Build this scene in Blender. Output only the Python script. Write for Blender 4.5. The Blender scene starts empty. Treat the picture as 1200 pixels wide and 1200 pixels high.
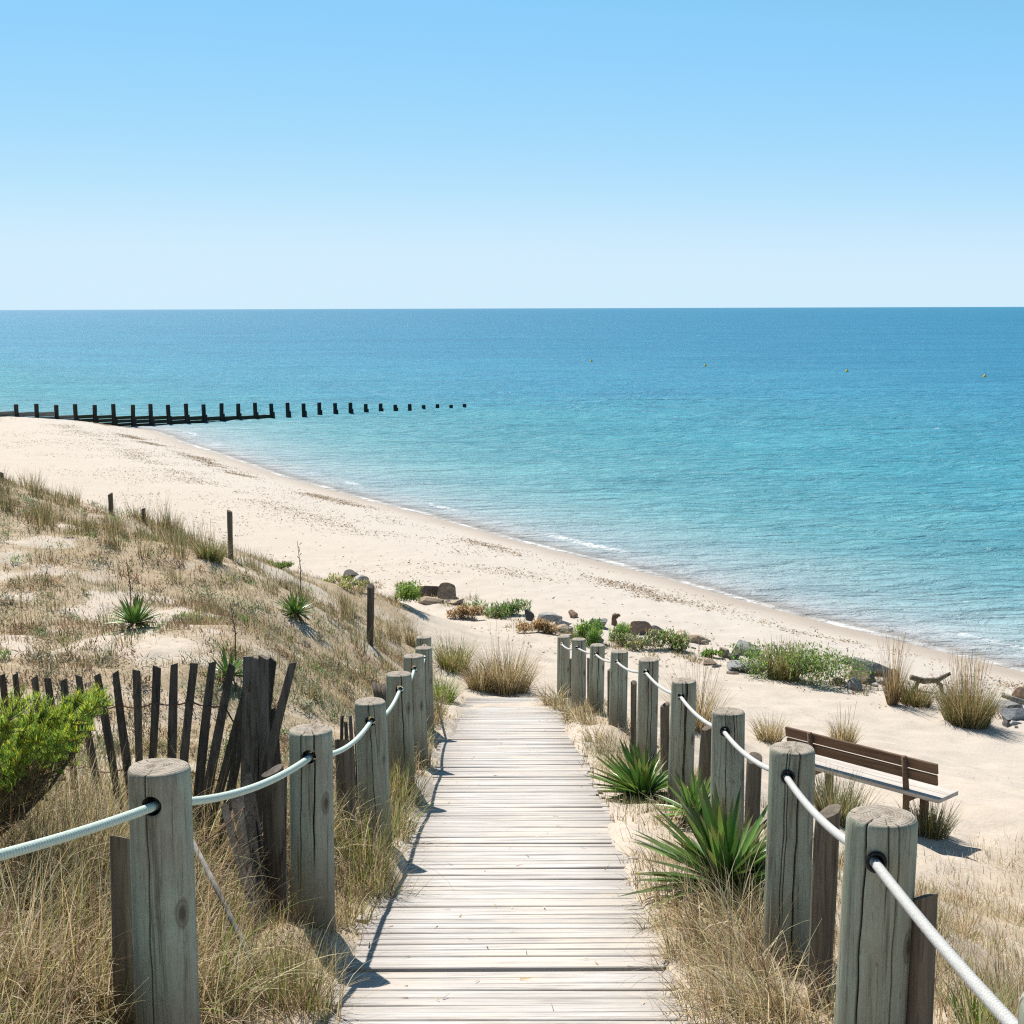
import bpy, bmesh, math, random
import numpy as np
from mathutils import Vector, Matrix

random.seed(7)
rng = np.random.default_rng(11)
S = bpy.context.scene
COL = S.collection
PI = math.pi
H = 8.0                       # eye height above the sea
F = 1700.0 / 1200.0           # focal length / frame width
PITCH = math.atan(239 / 1700.)
CP, SP = math.cos(PITCH), math.sin(PITCH)

# ------------------------------------------------------------------ helpers
def ray(px, py):
    x = (px - 600) / 1700.; y = -(py - 600) / 1700.
    return np.array([x, CP + y * SP, -SP + y * CP])

def pt(px, py, d=None, Y=None, z=None):
    """world point seen at a photo pixel, at depth d / distance Y / height z"""
    v = ray(px, py)
    if d is not None: s = d
    elif Y is not None: s = Y / v[1]
    else: s = (z - H) / v[2]
    return v * s + np.array([0, 0, H])

_L = {}
def vnoise(x, y, s=1.0, seed=0):
    """smooth value noise in 0..1"""
    if seed not in _L: _L[seed] = np.random.default_rng(1000 + seed).random((256, 256))
    g = _L[seed]
    x = np.asarray(x, float) * s + 1000.3; y = np.asarray(y, float) * s + 1000.7
    xi = np.floor(x).astype(int); yi = np.floor(y).astype(int)
    fx = x - xi; fy = y - yi
    fx = fx * fx * (3 - 2 * fx); fy = fy * fy * (3 - 2 * fy)
    a = g[xi % 256, yi % 256]; b = g[(xi + 1) % 256, yi % 256]
    c = g[xi % 256, (yi + 1) % 256]; d = g[(xi + 1) % 256, (yi + 1) % 256]
    return (a * (1 - fx) + b * fx) * (1 - fy) + (c * (1 - fx) + d * fx) * fy

def fbm(x, y, s=1.0, seed=0, o=3):
    t = 0; a = .5; n = 0
    for k in range(o):
        t = t + a * vnoise(x, y, s * 2 ** k, seed + k); n += a; a *= .5
    return t / n

def sstep(a, b, x):
    t = np.clip((np.asarray(x, float) - a) / (b - a), 0, 1)
    return t * t * (3 - 2 * t)

def np_mesh(name, verts, quads=None, tris=None, smooth=True):
    m = bpy.data.meshes.new(name)
    verts = np.asarray(verts, np.float32)
    nq = 0 if quads is None else len(quads); nt = 0 if tris is None else len(tris)
    m.vertices.add(len(verts)); m.vertices.foreach_set('co', verts.ravel())
    loops = []
    if nq: loops.append(np.asarray(quads, np.int32).ravel())
    if nt: loops.append(np.asarray(tris, np.int32).ravel())
    loops = np.concatenate(loops)
    m.loops.add(len(loops)); m.loops.foreach_set('vertex_index', loops)
    starts = np.concatenate([np.arange(nq) * 4, nq * 4 + np.arange(nt) * 3]).astype(np.int32)
    m.polygons.add(nq + nt); m.polygons.foreach_set('loop_start', starts)
    m.polygons.foreach_set('use_smooth', np.full(nq + nt, smooth))
    m.update(calc_edges=True); m.validate()
    return m

def set_attr(m, name, vals):
    vals = np.asarray(vals, np.float32)
    if vals.ndim == 1:
        a = m.attributes.new(name, 'FLOAT', 'POINT'); a.data.foreach_set('value', vals)
    else:
        if vals.shape[1] == 3: vals = np.c_[vals, np.ones(len(vals), np.float32)]
        a = m.attributes.new(name, 'FLOAT_COLOR', 'POINT'); a.data.foreach_set('color', vals.ravel())

def link(name, mesh, mat=None, parent=None, loc=None):
    o = bpy.data.objects.new(name, mesh); COL.objects.link(o)
    if mat is not None:
        for mm in (mat if isinstance(mat, (list, tuple)) else [mat]): mesh.materials.append(mm)
    if parent is not None: o.parent = parent
    if loc is not None: o.location = loc
    return o

def tag(o, label=None, cat=None, group=None, kind=None):
    if label: o['label'] = label
    if cat: o['category'] = cat
    if group: o['group'] = group
    if kind: o['kind'] = kind
    return o

def empty(name, loc, label, cat, group=None, rz=0):
    o = bpy.data.objects.new(name, None); COL.objects.link(o)
    o.location = [float(c) for c in loc]; o.rotation_euler = (0, 0, rz); o.empty_display_size = .1
    return tag(o, label, cat, group)

class MB:
    """collects shapes into one mesh"""
    def __init__(s): s.v = []; s.q = []; s.t = []; s.n = 0; s.c = []
    def add(s, v, q=None, t=None, c=None):
        v = np.asarray(v, float)
        if q is not None and len(q): s.q.append(np.asarray(q) + s.n)
        if t is not None and len(t): s.t.append(np.asarray(t) + s.n)
        s.v.append(v); s.n += len(v)
        if c is not None: s.c.append(np.tile(np.asarray(c, float), (len(v), 1)) if np.ndim(c) == 1 else np.asarray(c))
    def box(s, c, size, R=None, c_=None, ch=0.0):
        """box with chamfered edges (ch) about c, R 3x3"""
        hx, hy, hz = np.asarray(size, float) / 2
        if ch <= 0:
            v = np.array([[sx * hx, sy * hy, sz * hz] for sz in (-1, 1) for sy in (-1, 1) for sx in (-1, 1)])
            q = [[0, 2, 3, 1], [4, 5, 7, 6], [0, 1, 5, 4], [2, 6, 7, 3], [0, 4, 6, 2], [1, 3, 7, 5]]
            t = None
        else:
            v = []; idx = {}
            for sz in (-1, 1):
                for sy in (-1, 1):
                    for sx in (-1, 1):
                        idx[sx, sy, sz] = len(v)
                        v += [[sx * hx, sy * (hy - ch), sz * (hz - ch)], [sx * (hx - ch), sy * hy, sz * (hz - ch)], [sx * (hx - ch), sy * (hy - ch), sz * hz]]
            v = np.array(v); q = []; t = []
            for a in range(3):
                for sg in (-1, 1):
                    b, c2 = (a + 1) % 3, (a + 2) % 3
                    f = []
                    for s1, s2 in ((-1, -1), (1, -1), (1, 1), (-1, 1)):
                        k = [0, 0, 0]; k[a] = sg; k[b] = s1; k[c2] = s2; f.append(idx[tuple(k)] + a)
                    q.append(f if sg > 0 else f[::-1])
            for a in range(3):
                b, c2 = (a + 1) % 3, (a + 2) % 3
                for s1 in (-1, 1):
                    for s2 in (-1, 1):
                        k = [0, 0, 0]; k[b] = s1; k[c2] = s2
                        k[a] = -1; i0 = idx[tuple(k)]; k[a] = 1; i1 = idx[tuple(k)]
                        f = [i0 + b, i1 + b, i1 + c2, i0 + c2]
                        q.append(f if s1 * s2 < 0 else f[::-1])
            for k, i in idx.items():
                f = [i, i + 1, i + 2]; t.append(f if k[0] * k[1] * k[2] > 0 else f[::-1])
        if R is not None: v = v @ np.asarray(R, float).T
        s.add(v + np.asarray(c, float), q, t, c_)
    def tube(s, pts, rad, n=8, c_=None, caps=True):
        pts = np.asarray(pts, float); m = len(pts)
        rad = np.broadcast_to(np.asarray(rad, float), (m,))
        tg = np.gradient(pts, axis=0); tg /= np.linalg.norm(tg, axis=1)[:, None]
        ref = np.array([0, 0, 1.]) if abs(tg[0][2]) < .8 else np.array([1., 0, 0])
        a = np.cross(tg, ref); a /= np.linalg.norm(a, axis=1)[:, None]; b = np.cross(tg, a)
        th = np.arange(n) * 2 * PI / n
        v = pts[:, None] + rad[:, None, None] * (a[:, None] * np.cos(th)[None, :, None] + b[:, None] * np.sin(th)[None, :, None])
        v = v.reshape(-1, 3); i = np.arange(m - 1)[:, None] * n; j = np.arange(n)[None]; jn = (j + 1) % n
        q = np.stack([i + j, i + jn, i + jn + n, i + j + n], -1).reshape(-1, 4)
        t = None
        if caps:
            v = np.vstack([v, pts[0], pts[-1]]); e = m * n; jj = np.arange(n); k = (jj + 1) % n
            t = np.vstack([np.stack([np.full(n, e), k, jj], -1), np.stack([np.full(n, e + 1), (m - 1) * n + jj, (m - 1) * n + k], -1)])
        s.add(v, q, t, c_)
    def mesh(s, name, smooth=True):
        m = np_mesh(name, np.vstack(s.v), np.vstack(s.q) if s.q else None, np.vstack(s.t) if s.t else None, smooth)
        if s.c: set_attr(m, 'tint', np.vstack(s.c))
        return m
    def build(s, name, mat, parent=None, loc=None, smooth=True, origin=None):
        if origin is not None: s.v = [np.vstack(s.v) - np.asarray(origin, float)]; loc = origin
        return link(name, s.mesh(name, smooth), mat, parent, None if loc is None else [float(c) for c in loc])

def Rz(a): c, s = math.cos(a), math.sin(a); return np.array([[c, -s, 0], [s, c, 0], [0, 0, 1.]])
def Rx(a): c, s = math.cos(a), math.sin(a); return np.array([[1., 0, 0], [0, c, -s], [0, s, c]])
def Ry(a): c, s = math.cos(a), math.sin(a); return np.array([[c, 0, s], [0, 1., 0], [-s, 0, c]])

# ------------------------------------------------------------------ materials
class NT:
    def __init__(s, name):
        s.m = bpy.data.materials.new(name); s.m.use_nodes = True
        s.t = s.m.node_tree; s.n = s.t.nodes; s.l = s.t.links
        s.b = s.n['Principled BSDF']; s.out = s.n['Material Output']
    def new(s, typ, **k):
        nd = s.n.new(typ)
        for a, v in k.items():
            if a.startswith('i_'):
                key = a[2:]; nd.inputs[int(key) if key.isdigit() else key.replace('_', ' ')].default_value = v
            else: setattr(nd, a, v)
        return nd
    def k(s, a, b): s.l.new(a, b)
    def coords(s, scale=(1, 1, 1), kind='Object', rot=(0, 0, 0)):
        tc = s.new('ShaderNodeTexCoord'); mp = s.new('ShaderNodeMapping')
        mp.inputs['Scale'].default_value = scale; mp.inputs['Rotation'].default_value = rot
        s.k(tc.outputs[kind], mp.inputs[0]); return mp.outputs[0]
    def noise(s, vec, scale, detail=4, rough=.6, dist=0, w=None):
        nd = s.new('ShaderNodeTexNoise')
        nd.inputs['Scale'].default_value = scale; nd.inputs['Detail'].default_value = detail
        nd.inputs['Roughness'].default_value = rough; nd.inputs['Distortion'].default_value = dist
        if w is not None:
            nd.noise_dimensions = '4D'; s.k(w, nd.inputs['W'])
        s.k(vec, nd.inputs['Vector']); return nd.outputs[0]
    def ramp(s, fac, stops, interp='LINEAR'):
        r = s.new('ShaderNodeValToRGB'); cr = r.color_ramp; cr.interpolation = interp
        while len(cr.elements) < len(stops): cr.elements.new(.5)
        for e, (p, c) in zip(cr.elements, stops):
            e.position = p; e.color = (c, c, c, 1) if np.isscalar(c) else (*c, 1)
        s.k(fac, r.inputs[0]); return r.outputs[0]
    def mix(s, f, a, b, mode='MIX'):
        x = s.new('ShaderNodeMix', data_type='RGBA', blend_type=mode)
        for v, i in ((f, 0), (a, 6), (b, 7)):
            if isinstance(v, bpy.types.NodeSocket): s.k(v, x.inputs[i])
            elif np.isscalar(v): x.inputs[i].default_value = v if i == 0 else (v, v, v, 1)
            else: x.inputs[i].default_value = (*v, 1)
        return x.outputs[2]
    def math(s, op, a, b=None, clamp=False):
        x = s.new('ShaderNodeMath', operation=op, use_clamp=clamp)
        for v, i in ((a, 0), (b, 1)):
            if v is None: continue
            if isinstance(v, bpy.types.NodeSocket): s.k(v, x.inputs[i])
            else: x.inputs[i].default_value = v
        return x.outputs[0]
    def attr(s, name, out='Fac'):
        return s.new('ShaderNodeAttribute', attribute_name=name).outputs[out]
    def bump(s, h, strength=.3, dist=.01, prev=None):
        b = s.new('ShaderNodeBump'); b.inputs['Strength'].default_value = strength; b.inputs['Distance'].default_value = dist
        s.k(h, b.inputs['Height'])
        if prev is not None: s.k(prev, b.inputs['Normal'])
        return b.outputs[0]
    def rnd(s): return s.new('ShaderNodeObjectInfo').outputs['Random']
    def fin(s, col=None, rough=None, nrm=None, spec=.3):
        for v, key in ((col, 'Base Color'), (rough, 'Roughness'), (nrm, 'Normal')):
            if v is None: continue
            if isinstance(v, bpy.types.NodeSocket): s.k(v, s.b.inputs[key])
            elif key == 'Base Color': s.b.inputs[key].default_value = (*v, 1)
            else: s.b.inputs[key].default_value = v
        s.b.inputs['Specular IOR Level'].default_value = spec
        return s.m

def mat_ground():
    n = NT('sand')
    v = n.coords()
    veg = n.attr('veg'); sd = n.attr('sd')
    n1 = n.noise(v, 1.3, 5, .6); n2 = n.noise(v, 14, 5, .7); n3 = n.noise(v, 90, 3, .7); n4 = n.noise(v, .35, 3)
    sand = n.mix(n.ramp(n1, [(.3, 0), (.7, 1)]), (.46, .405, .345), (.53, .475, .41))
    sand = n.mix(n.ramp(n2, [(.42, .5), (.62, 0)]), sand, (.47, .365, .26))
    n5 = n.noise(n.coords(), 5.5, 4, .6)
    sand = n.mix(n.ramp(n5, [(.52, 0), (.70, .45)]), sand, (.37, .31, .25))
    speck = n.ramp(n3, [(.62, 0), (.70, .55)])
    sand = n.mix(speck, sand, (.26, .19, .13))
    # pale shell beach towards the sea
    sand = n.mix(n.ramp(n.math('MULTIPLY', sd, -1 / 40.), [(.1, .75), (.35, 0)]), sand, (.48, .435, .39))
    lit = n.mix(n.ramp(n.noise(v, 3.2, 4, .65), [(.35, 0), (.65, 1)]), (.375, .285, .19), (.265, .21, .13))
    lit = n.mix(n.ramp(n2, [(.4, 0), (.65, .8)]), lit, (.44, .335, .215))
    lit = n.mix(n.ramp(n.noise(v, 38, 3, .7), [(.52, 0), (.68, .65)]), lit, (.15, .115, .07))
    edge = n.math('ADD', veg, n.math('MULTIPLY', n.math('SUBTRACT', n2, .5), .9))
    col = n.mix(n.ramp(edge, [(.30, 0), (.68, .92)]), sand, lit)
    # wet sand
    wet = n.ramp(n.math('ADD', n.math('MULTIPLY', sd, .2), n.math('MULTIPLY', n1, .12)), [(-.0, 0), (1, 1)])
    wv = n.new('ShaderNodeMapRange', i_1=-2.2, i_2=-.4); n.k(n.math('ADD', sd, n.math('MULTIPLY', n.math('SUBTRACT', n4, .5), 1.6)), wv.inputs[0])
    col = n.mix(wv.outputs[0], col, (.38, .31, .245))
    nb = n.bump(n2, .5, .03); nb = n.bump(n3, .35, .006, nb)
    rg = n.new('ShaderNodeMapRange', i_1=0, i_2=1, i_3=.92, i_4=.5); n.k(wv.outputs[0], rg.inputs[0])
    return n.fin(col, rg.outputs[0], nb, .25)

def mat_water():
    n = NT('sea_water')
    sd = n.attr('sd'); v = n.coords()
    patch = n.noise(n.coords((.006, .02, 1), rot=(0, 0, -.15)), 1, 5, .62, .4)
    fine = n.noise(n.coords((.05, .16, 1), rot=(0, 0, -.1)), 1, 5, .65)
    sdn = n.math('MULTIPLY', sd, n.math('ADD', .45, n.math('MULTIPLY', patch, 1.1)))
    lg = n.math('LOGARITHM', n.math('MAXIMUM', sdn, .5), 10.)
    f = n.math('DIVIDE', n.math('ADD', lg, .3), 3.3)
    #   d: .5 m -> 0, 1 -> .09, 3 -> .235, 10 -> .39, 30 -> .54, 100 -> .70, 300 -> .84
    col = n.ramp(f, [(0, (.33, .345, .345)), (.12, (.29, .345, .37)), (.28, (.20, .33, .37)), (.40, (.105, .295, .345)), (.53, (.055, .27, .345)),
                     (.66, (.04, .235, .36)), (.78, (.026, .20, .33)), (.95, (.022, .182, .305))])
    col = n.mix(n.ramp(fine, [(.3, 0), (.7, .6)]), col, n.mix(1, col, (1.7, 1.4, 1.28), 'MULTIPLY'))
    rip = n.noise(n.coords((1.1, 2.4, 1), rot=(0, 0, -.35)), 1, 5, .7, .6)
    off_ = n.new('ShaderNodeMapRange', i_1=1, i_2=16, i_3=.3, i_4=1); n.k(sd, off_.inputs[0]); off_ = off_.outputs[0]
    col = n.mix(n.math('MULTIPLY', n.ramp(rip, [(.40, 0), (.66, .5)]), off_), col, n.mix(1, col, (.62, .74, .82), 'MULTIPLY'))  # shaded ripple slopes painted by darkening the water colour
    for sc_, dk in (((.24, .62, 1), .5), ((.05, .2, 1), .45), ((.007, .035, 1), .40)):
        q = n.noise(n.coords(sc_, rot=(0, 0, -.25)), 1, 6, .75, .4)
        col = n.mix(n.math('MULTIPLY', n.ramp(q, [(.42, 0), (.64, dk)]), off_), col, n.mix(1, col, (.55, .70, .80), 'MULTIPLY'))  # larger waves and wind streaks, their shading painted as darker colour
    # white wash at the edge and small breakers, whitecaps with painted glints
    uv = n.new('ShaderNodeCombineXYZ'); n.k(n.math('MULTIPLY', n.attr('su'), .22), uv.inputs[0]); n.k(n.math('MULTIPLY', sd, .5), uv.inputs[1])
    br = n.noise(uv.outputs[0], 1.0, 4, .6)
    lace = n.noise(v, 5.0, 5, .75)
    e1 = n.ramp(n.math('ABSOLUTE', n.math('SUBTRACT', sd, n.math('MULTIPLY', n.math('SUBTRACT', br, .3), .9))), [(.06, 1), (.24, 0)])
    e1 = n.math('MULTIPLY', e1, n.ramp(lace, [(.36, .35), (.55, 1)]))
    e1 = n.math('MULTIPLY', e1, n.ramp(n.noise(n.coords((1, 1, 1)), .35, 3, .6), [(.36, .45), (.6, 1)]))
    off = n.math('ADD', 1.0, n.math('MULTIPLY', br, 1.5))
    e2 = n.ramp(n.math('ABSOLUTE', n.math('SUBTRACT', sd, off)), [(.03, 1), (.24, 0)])
    e2 = n.math('MULTIPLY', e2, n.ramp(n.noise(n.coords((1, 1, 1)), .16, 2, .5), [(.50, 0), (.62, .9)]))
    e2 = n.math('MULTIPLY', e2, n.ramp(lace, [(.42, .0), (.58, 1)]))
    caps = n.ramp(n.noise(n.coords((.35, 1.1, 1)), 1, 4, .7), [(.70, 0), (.73, .8)])  # whitecap specks that double as sun glints, painted white
    foam_glint = n.math('MAXIMUM', n.math('MAXIMUM', e1, e2), n.math('MULTIPLY', caps, .8), clamp=True)
    col = n.mix(foam_glint, col, (.85, .86, .86))
    w1 = n.noise(n.coords((.9, 1.7, 1), rot=(0, 0, -.4)), 1, 5, .65, .6)
    w2 = n.noise(n.coords((.16, .45, 1), rot=(0, 0, .1)), 1, 3, .6)
    w3 = n.noise(n.coords((3.5, 6, 1)), 1, 3, .6)
    nb = n.bump(w2, 1.0, .8); nb = n.bump(w1, 1.0, .42, nb); nb = n.bump(w3, .8, .06, nb)
    df = n.new('ShaderNodeBsdfDiffuse'); n.k(col, df.inputs['Color']); n.k(nb, df.inputs['Normal'])
    gl = n.new('ShaderNodeBsdfGlossy', i_Roughness=.34); n.k(nb, gl.inputs['Normal'])
    fr = n.new('ShaderNodeFresnel', i_IOR=1.33); n.k(nb, fr.inputs['Normal'])
    # wind-roughened water never turns into a full mirror at grazing angles
    fm = n.new('ShaderNodeMapRange', i_1=.02, i_2=.8, i_3=.02, i_4=.15); n.k(fr.outputs[0], fm.inputs[0])
    m0 = n.new('ShaderNodeMixShader'); n.k(n.math('MULTIPLY', fm.outputs[0], n.math('SUBTRACT', 1.0, foam_glint)), m0.inputs[0]); n.k(df.outputs[0], m0.inputs[1]); n.k(gl.outputs[0], m0.inputs[2])
    tr = n.new('ShaderNodeBsdfTransparent'); mx = n.new('ShaderNodeMixShader')
    al = n.new('ShaderNodeMapRange', i_1=-.1, i_2=1.0, i_3=.45, i_4=1.0); n.k(sd, al.inputs[0])
    n.k(n.math('MAXIMUM', al.outputs[0], foam_glint), mx.inputs[0]); n.k(tr.outputs[0], mx.inputs[1]); n.k(m0.outputs[0], mx.inputs[2])
    n.k(mx.outputs[0], n.out.inputs[0])
    return n.m

def mat_post():
    n = NT('weathered_green_timber'); r = n.rnd()
    n0 = n.noise(n.coords((9, 9, .9)), 1, 4, .6, .5, r)
    n1 = n.noise(n.coords((52, 52, 1.9)), 1, 6, .75, .9, r)
    n2 = n.noise(n.coords((150, 150, 5)), 1, 5, .75, .3, r)
    n3 = n.noise(n.coords((4.5, 4.5, 3.2)), 1, 5, .65, .3, r); n4 = n.noise(n.coords((26, 26, 15)), 1, 5, .7, 0, r)
    col = n.mix(n.ramp(n0, [(.38, 0), (.62, 1)]), (.255, .30, .225), (.42, .48, .385))
    col = n.mix(n.ramp(n3, [(.44, 0), (.64, .8)]), col, (.29, .25, .19))
    col = n.mix(n.ramp(n1, [(.50, 0), (.62, .8)]), col, (.105, .09, .066))
    col = n.mix(n.ramp(n2, [(.50, 0), (.66, .7)]), col, (.44, .43, .365))
    col = n.mix(n.ramp(n4, [(.58, 0), (.70, .65)]), col, (.08, .068, .05))
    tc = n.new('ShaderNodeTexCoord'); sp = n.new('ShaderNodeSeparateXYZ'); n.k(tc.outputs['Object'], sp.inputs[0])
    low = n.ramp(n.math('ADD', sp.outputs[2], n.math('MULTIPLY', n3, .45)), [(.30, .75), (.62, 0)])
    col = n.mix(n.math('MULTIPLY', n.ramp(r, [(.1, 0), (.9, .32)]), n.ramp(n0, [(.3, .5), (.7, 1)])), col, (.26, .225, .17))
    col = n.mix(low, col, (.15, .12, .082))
    col = n.mix(n.attr('crack'), col, (.018, .015, .012))
    vo = n.new('ShaderNodeTexVoronoi', feature='F1'); n.k(n.coords((4.4, 4.4, 2.1)), vo.inputs['Vector']); vo.inputs['Scale'].default_value = 1
    kd = n.math('ADD', vo.outputs['Distance'], n.math('MULTIPLY', n.math('SUBTRACT', n4, .5), .05))
    kn = n.ramp(kd, [(.035, .9), (.07, .35), (.085, .6), (.11, 0)])
    col = n.mix(kn, col, (.085, .062, .042))
    nb = n.bump(n1, .8, .008); nb = n.bump(n2, .5, .003, nb)
    return n.fin(col, .85, nb, .2)

def mat_endgrain():
    n = NT('weathered_end_grain'); v = n.coords((1, 1, 0))
    wv = n.new('ShaderNodeTexWave', wave_type='RINGS', rings_direction='Z'); n.k(v, wv.inputs[0])
    for kk, vv in (('Scale', 42), ('Distortion', 2.5), ('Detail', 3), ('Detail Scale', 6)): wv.inputs[kk].default_value = vv
    n1 = n.noise(n.coords(), 25, 4, .7)
    col = n.mix(wv.outputs[1], (.30, .255, .205), (.42, .375, .32))
    col = n.mix(n.ramp(n1, [(.45, 0), (.7, .8)]), col, (.16, .125, .095))
    col = n.mix(n.attr('crack'), col, (.03, .025, .02))
    return n.fin(col, .9, n.bump(wv.outputs[1], .4, .004), .2)

def mat_wood(name, a, b, dark, sc=(30, 30, 2), bump=.5, use_tint=False, lo=.45):
    n = NT(name); r = n.rnd()
    n1 = n.noise(n.coords(sc), 1, 5, .7, .6, r); n2 = n.noise(n.coords(tuple(c * .22 for c in sc)), 1, 3, .6, .3, r)
    col = n.mix(n.ramp(n2, [(.35, 0), (.65, 1)]), a, b)
    col = n.mix(n.ramp(n1, [(lo, 0), (lo + .22, .85)]), col, dark)
    if use_tint: col = n.mix(1, col, n.attr('tint', 'Color'), 'MULTIPLY')
    return n.fin(col, .85, n.bump(n1, bump, .005), .2)

def mat_deck():
    n = NT('silvered_deck_boards')
    sx = n.coords((2.2, 60, 60)); t = n.attr('tint', 'Color')
    rv = n.new('ShaderNodeSeparateColor'); n.k(t, rv.inputs[0])
    ww = n.math('MULTIPLY', rv.outputs[2], 40.)
    n1 = n.noise(sx, 1, 5, .7, .4, ww); n2 = n.noise(n.coords((.7, 9, 9)), 1, 4, .6, 0, ww); n3 = n.noise(n.coords((1.6, 2.8, 2.8)), 1, 6, .7)
    col = n.mix(n.ramp(n2, [(.3, 0), (.7, 1)]), (.42, .40, .38), (.63, .615, .595))
    col = n.mix(n.ramp(n1, [(.47, 0), (.62, .85)]), col, (.235, .205, .185))
    col = n.mix(n.math('MULTIPLY', rv.outputs[0], .5), col, (.36, .325, .295))
    tc = n.new('ShaderNodeTexCoord'); sp = n.new('ShaderNodeSeparateXYZ'); n.k(tc.outputs['Object'], sp.inputs[0])
    ed = n.ramp(n.math('ADD', n.math('ABSOLUTE', sp.outputs[0]), n.math('MULTIPLY', n.math('SUBTRACT', n3, .5), .5)), [(.30, 0), (.60, .6)])
    col = n.mix(ed, col, (.27, .235, .21))      # untrodden edges stay darker
    col = n.mix(n.ramp(n3, [(.48, 0), (.66, .65)]), col, (.56, .495, .42))     # blown sand
    return n.fin(col, .85, n.bump(n1, .5, .004), .2)

def mat_leaf(name, trans=.35, rough=.55, spec=.25):
    n = NT(name); c = n.attr('tint', 'Color')
    n.fin(c, rough, None, spec)
    tr = n.new('ShaderNodeBsdfTranslucent'); n.k(c, tr.inputs[0])
    mx = n.new('ShaderNodeMixShader'); mx.inputs[0].default_value = trans
    n.k(n.b.outputs[0], mx.inputs[1]); n.k(tr.outputs[0], mx.inputs[2]); n.k(mx.outputs[0], n.out.inputs[0])
    return n.m

def mat_rock():
    n = NT('shore_rock'); t = n.attr('tint', 'Color'); r = n.rnd()
    n1 = n.noise(n.coords(), 4, 6, .65, .4, r); n2 = n.noise(n.coords(), 22, 5, .7, 0, r)
    col = n.mix(n.ramp(n1, [(.35, 0), (.65, 1)]), n.mix(1, t, .72, 'MULTIPLY'), n.mix(1, t, (1.2, 1.17, 1.12), 'MULTIPLY'))
    col = n.mix(n.ramp(n2, [(.5, 0), (.68, .7)]), col, n.mix(1, t, .4, 'MULTIPLY'))
    return n.fin(col, .85, n.bump(n1, .8, .06, n.bump(n2, .6, .02)), .25)

def mat_plain(name, c, rough=.6, spec=.3, var=.0, sc=20):
    n = NT(name)
    if var:
        n1 = n.noise(n.coords(), sc, 4, .7)
        col = n.mix(n.ramp(n1, [(.35, 0), (.7, var)]), c, tuple(x * .45 for x in c))
        return n.fin(col, rough, n.bump(n1, .3, .004), spec)
    return n.fin(c, rough, None, spec)

M_ground = mat_ground(); M_water = mat_water(); M_post = mat_post(); M_end = mat_endgrain(); M_deck = mat_deck()
M_hole = mat_plain('hole_wood', (.05, .043, .035), .9)
M_grass = mat_leaf('grass_blade'); M_yucca = mat_leaf('sword_leaf', .22, .38, .5); M_shrub = mat_leaf('shrub_leaf', .45)
M_stake = mat_wood('brown_stake_wood', (.125, .10, .075), (.20, .17, .13), (.045, .036, .028), (45, 45, 2.5))
M_slat = mat_wood('dark_paling_wood', (.075, .062, .05), (.15, .13, .108), (.025, .022, .019), (60, 60, 3))
M_fpost = mat_wood('grey_brown_fence_wood', (.13, .11, .09), (.20, .175, .15), (.035, .03, .025), (55, 55, 2.5))
M_grey = mat_wood('grey_split_wood', (.22, .20, .18), (.31, .29, .265), (.10, .088, .075), (60, 60, 3))
M_bench = mat_wood('brown_bench_wood', (.15, .095, .065), (.21, .14, .095), (.075, .045, .03), (2.5, 40, 40))
M_bseat = mat_wood('sunlit_seat_wood', (.46, .42, .38), (.58, .54, .50), (.33, .28, .24), (2.5, 40, 40))  # seat paler than the back: sunlight on it is put into the colour
M_groyne = mat_wood('black_sea_timber', (.028, .026, .024), (.055, .05, .042), (.013, .012, .011), (6, 6, 1.2))
M_weed = mat_wood('weedy_planking', (.05, .045, .033), (.035, .05, .018), (.016, .015, .012), (1.2, 1.2, 5), lo=.5)
M_gplank = mat_wood('grey_groyne_planking', (.16, .145, .125), (.25, .23, .205), (.05, .045, .04), (1.2, 1.2, 7), lo=.5)
M_rock = mat_rock()
def mat_rope(name, c):
    n = NT(name); n1 = n.noise(n.coords(), 160, 3, .7)
    col = n.mix(n.ramp(n1, [(.4, 0), (.7, .35)]), c, tuple(x * .55 for x in c)); col = n.mix(n.attr('crack'), col, tuple(x * .3 for x in c))  # on ropes this attribute paints shade into the strand grooves
    return n.fin(col, .75, n.bump(n1, .4, .002), .2)
M_ropeL = mat_rope('pale_green_rope', (.56, .66, .58))
M_ropeR = mat_rope('white_rope', (.50, .50, .485))
M_black = mat_plain('black_rubber', (.012, .012, .012), .5)
M_rust = mat_plain('rusty_wire', (.12, .06, .035), .8, .3, .5, 80)
M_yellow = mat_plain('yellow_buoy_paint', (.85, .56, .05), .45)
M_debris = mat_leaf('dry_seaweed', .05, .85, .2)

# ------------------------------------------------------------------ the lie of the land
Ud = np.array([-.480, .877]); Vd = np.array([.877, .480])
_sh = [(11.43, 31.58), (8.53, 35.47), (6.85, 38.05), (3.66, 43.76), (0, 50.05), (-3.38, 56.9), (-7.55, 63.68), (-13.17, 74.25), (-18.57, 85.02), (-25.28, 98.65)]
_su = [p @ Ud for p in map(np.array, _sh)]; _sv = [p @ Vd for p in map(np.array, _sh)]
_su = [-6000, -400, -60, 0, 12] + _su + [103, 107, 118, 140, 400, 6000]
_sv = [-400, 10, 24.0, 25.6, 25.6] + _sv + [20.5, 15, 9, 4, -30, -300]
def v0(u):
    k = np.array([-2.4, -1.2, 0, 1.2, 2.4])
    s = sum(np.interp(np.asarray(u)[..., None] + k, _su, _sv).mean(-1) for _ in (0,))
    return s + .5 * (vnoise(u, np.zeros_like(u), .16, 31) - .5) + .9 * (vnoise(u, np.zeros_like(u), .05, 32) - .5)
def shore_dist(X, Y):
    u = X * Ud[0] + Y * Ud[1]; v = X * Vd[0] + Y * Vd[1]
    return v - v0(u)

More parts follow.
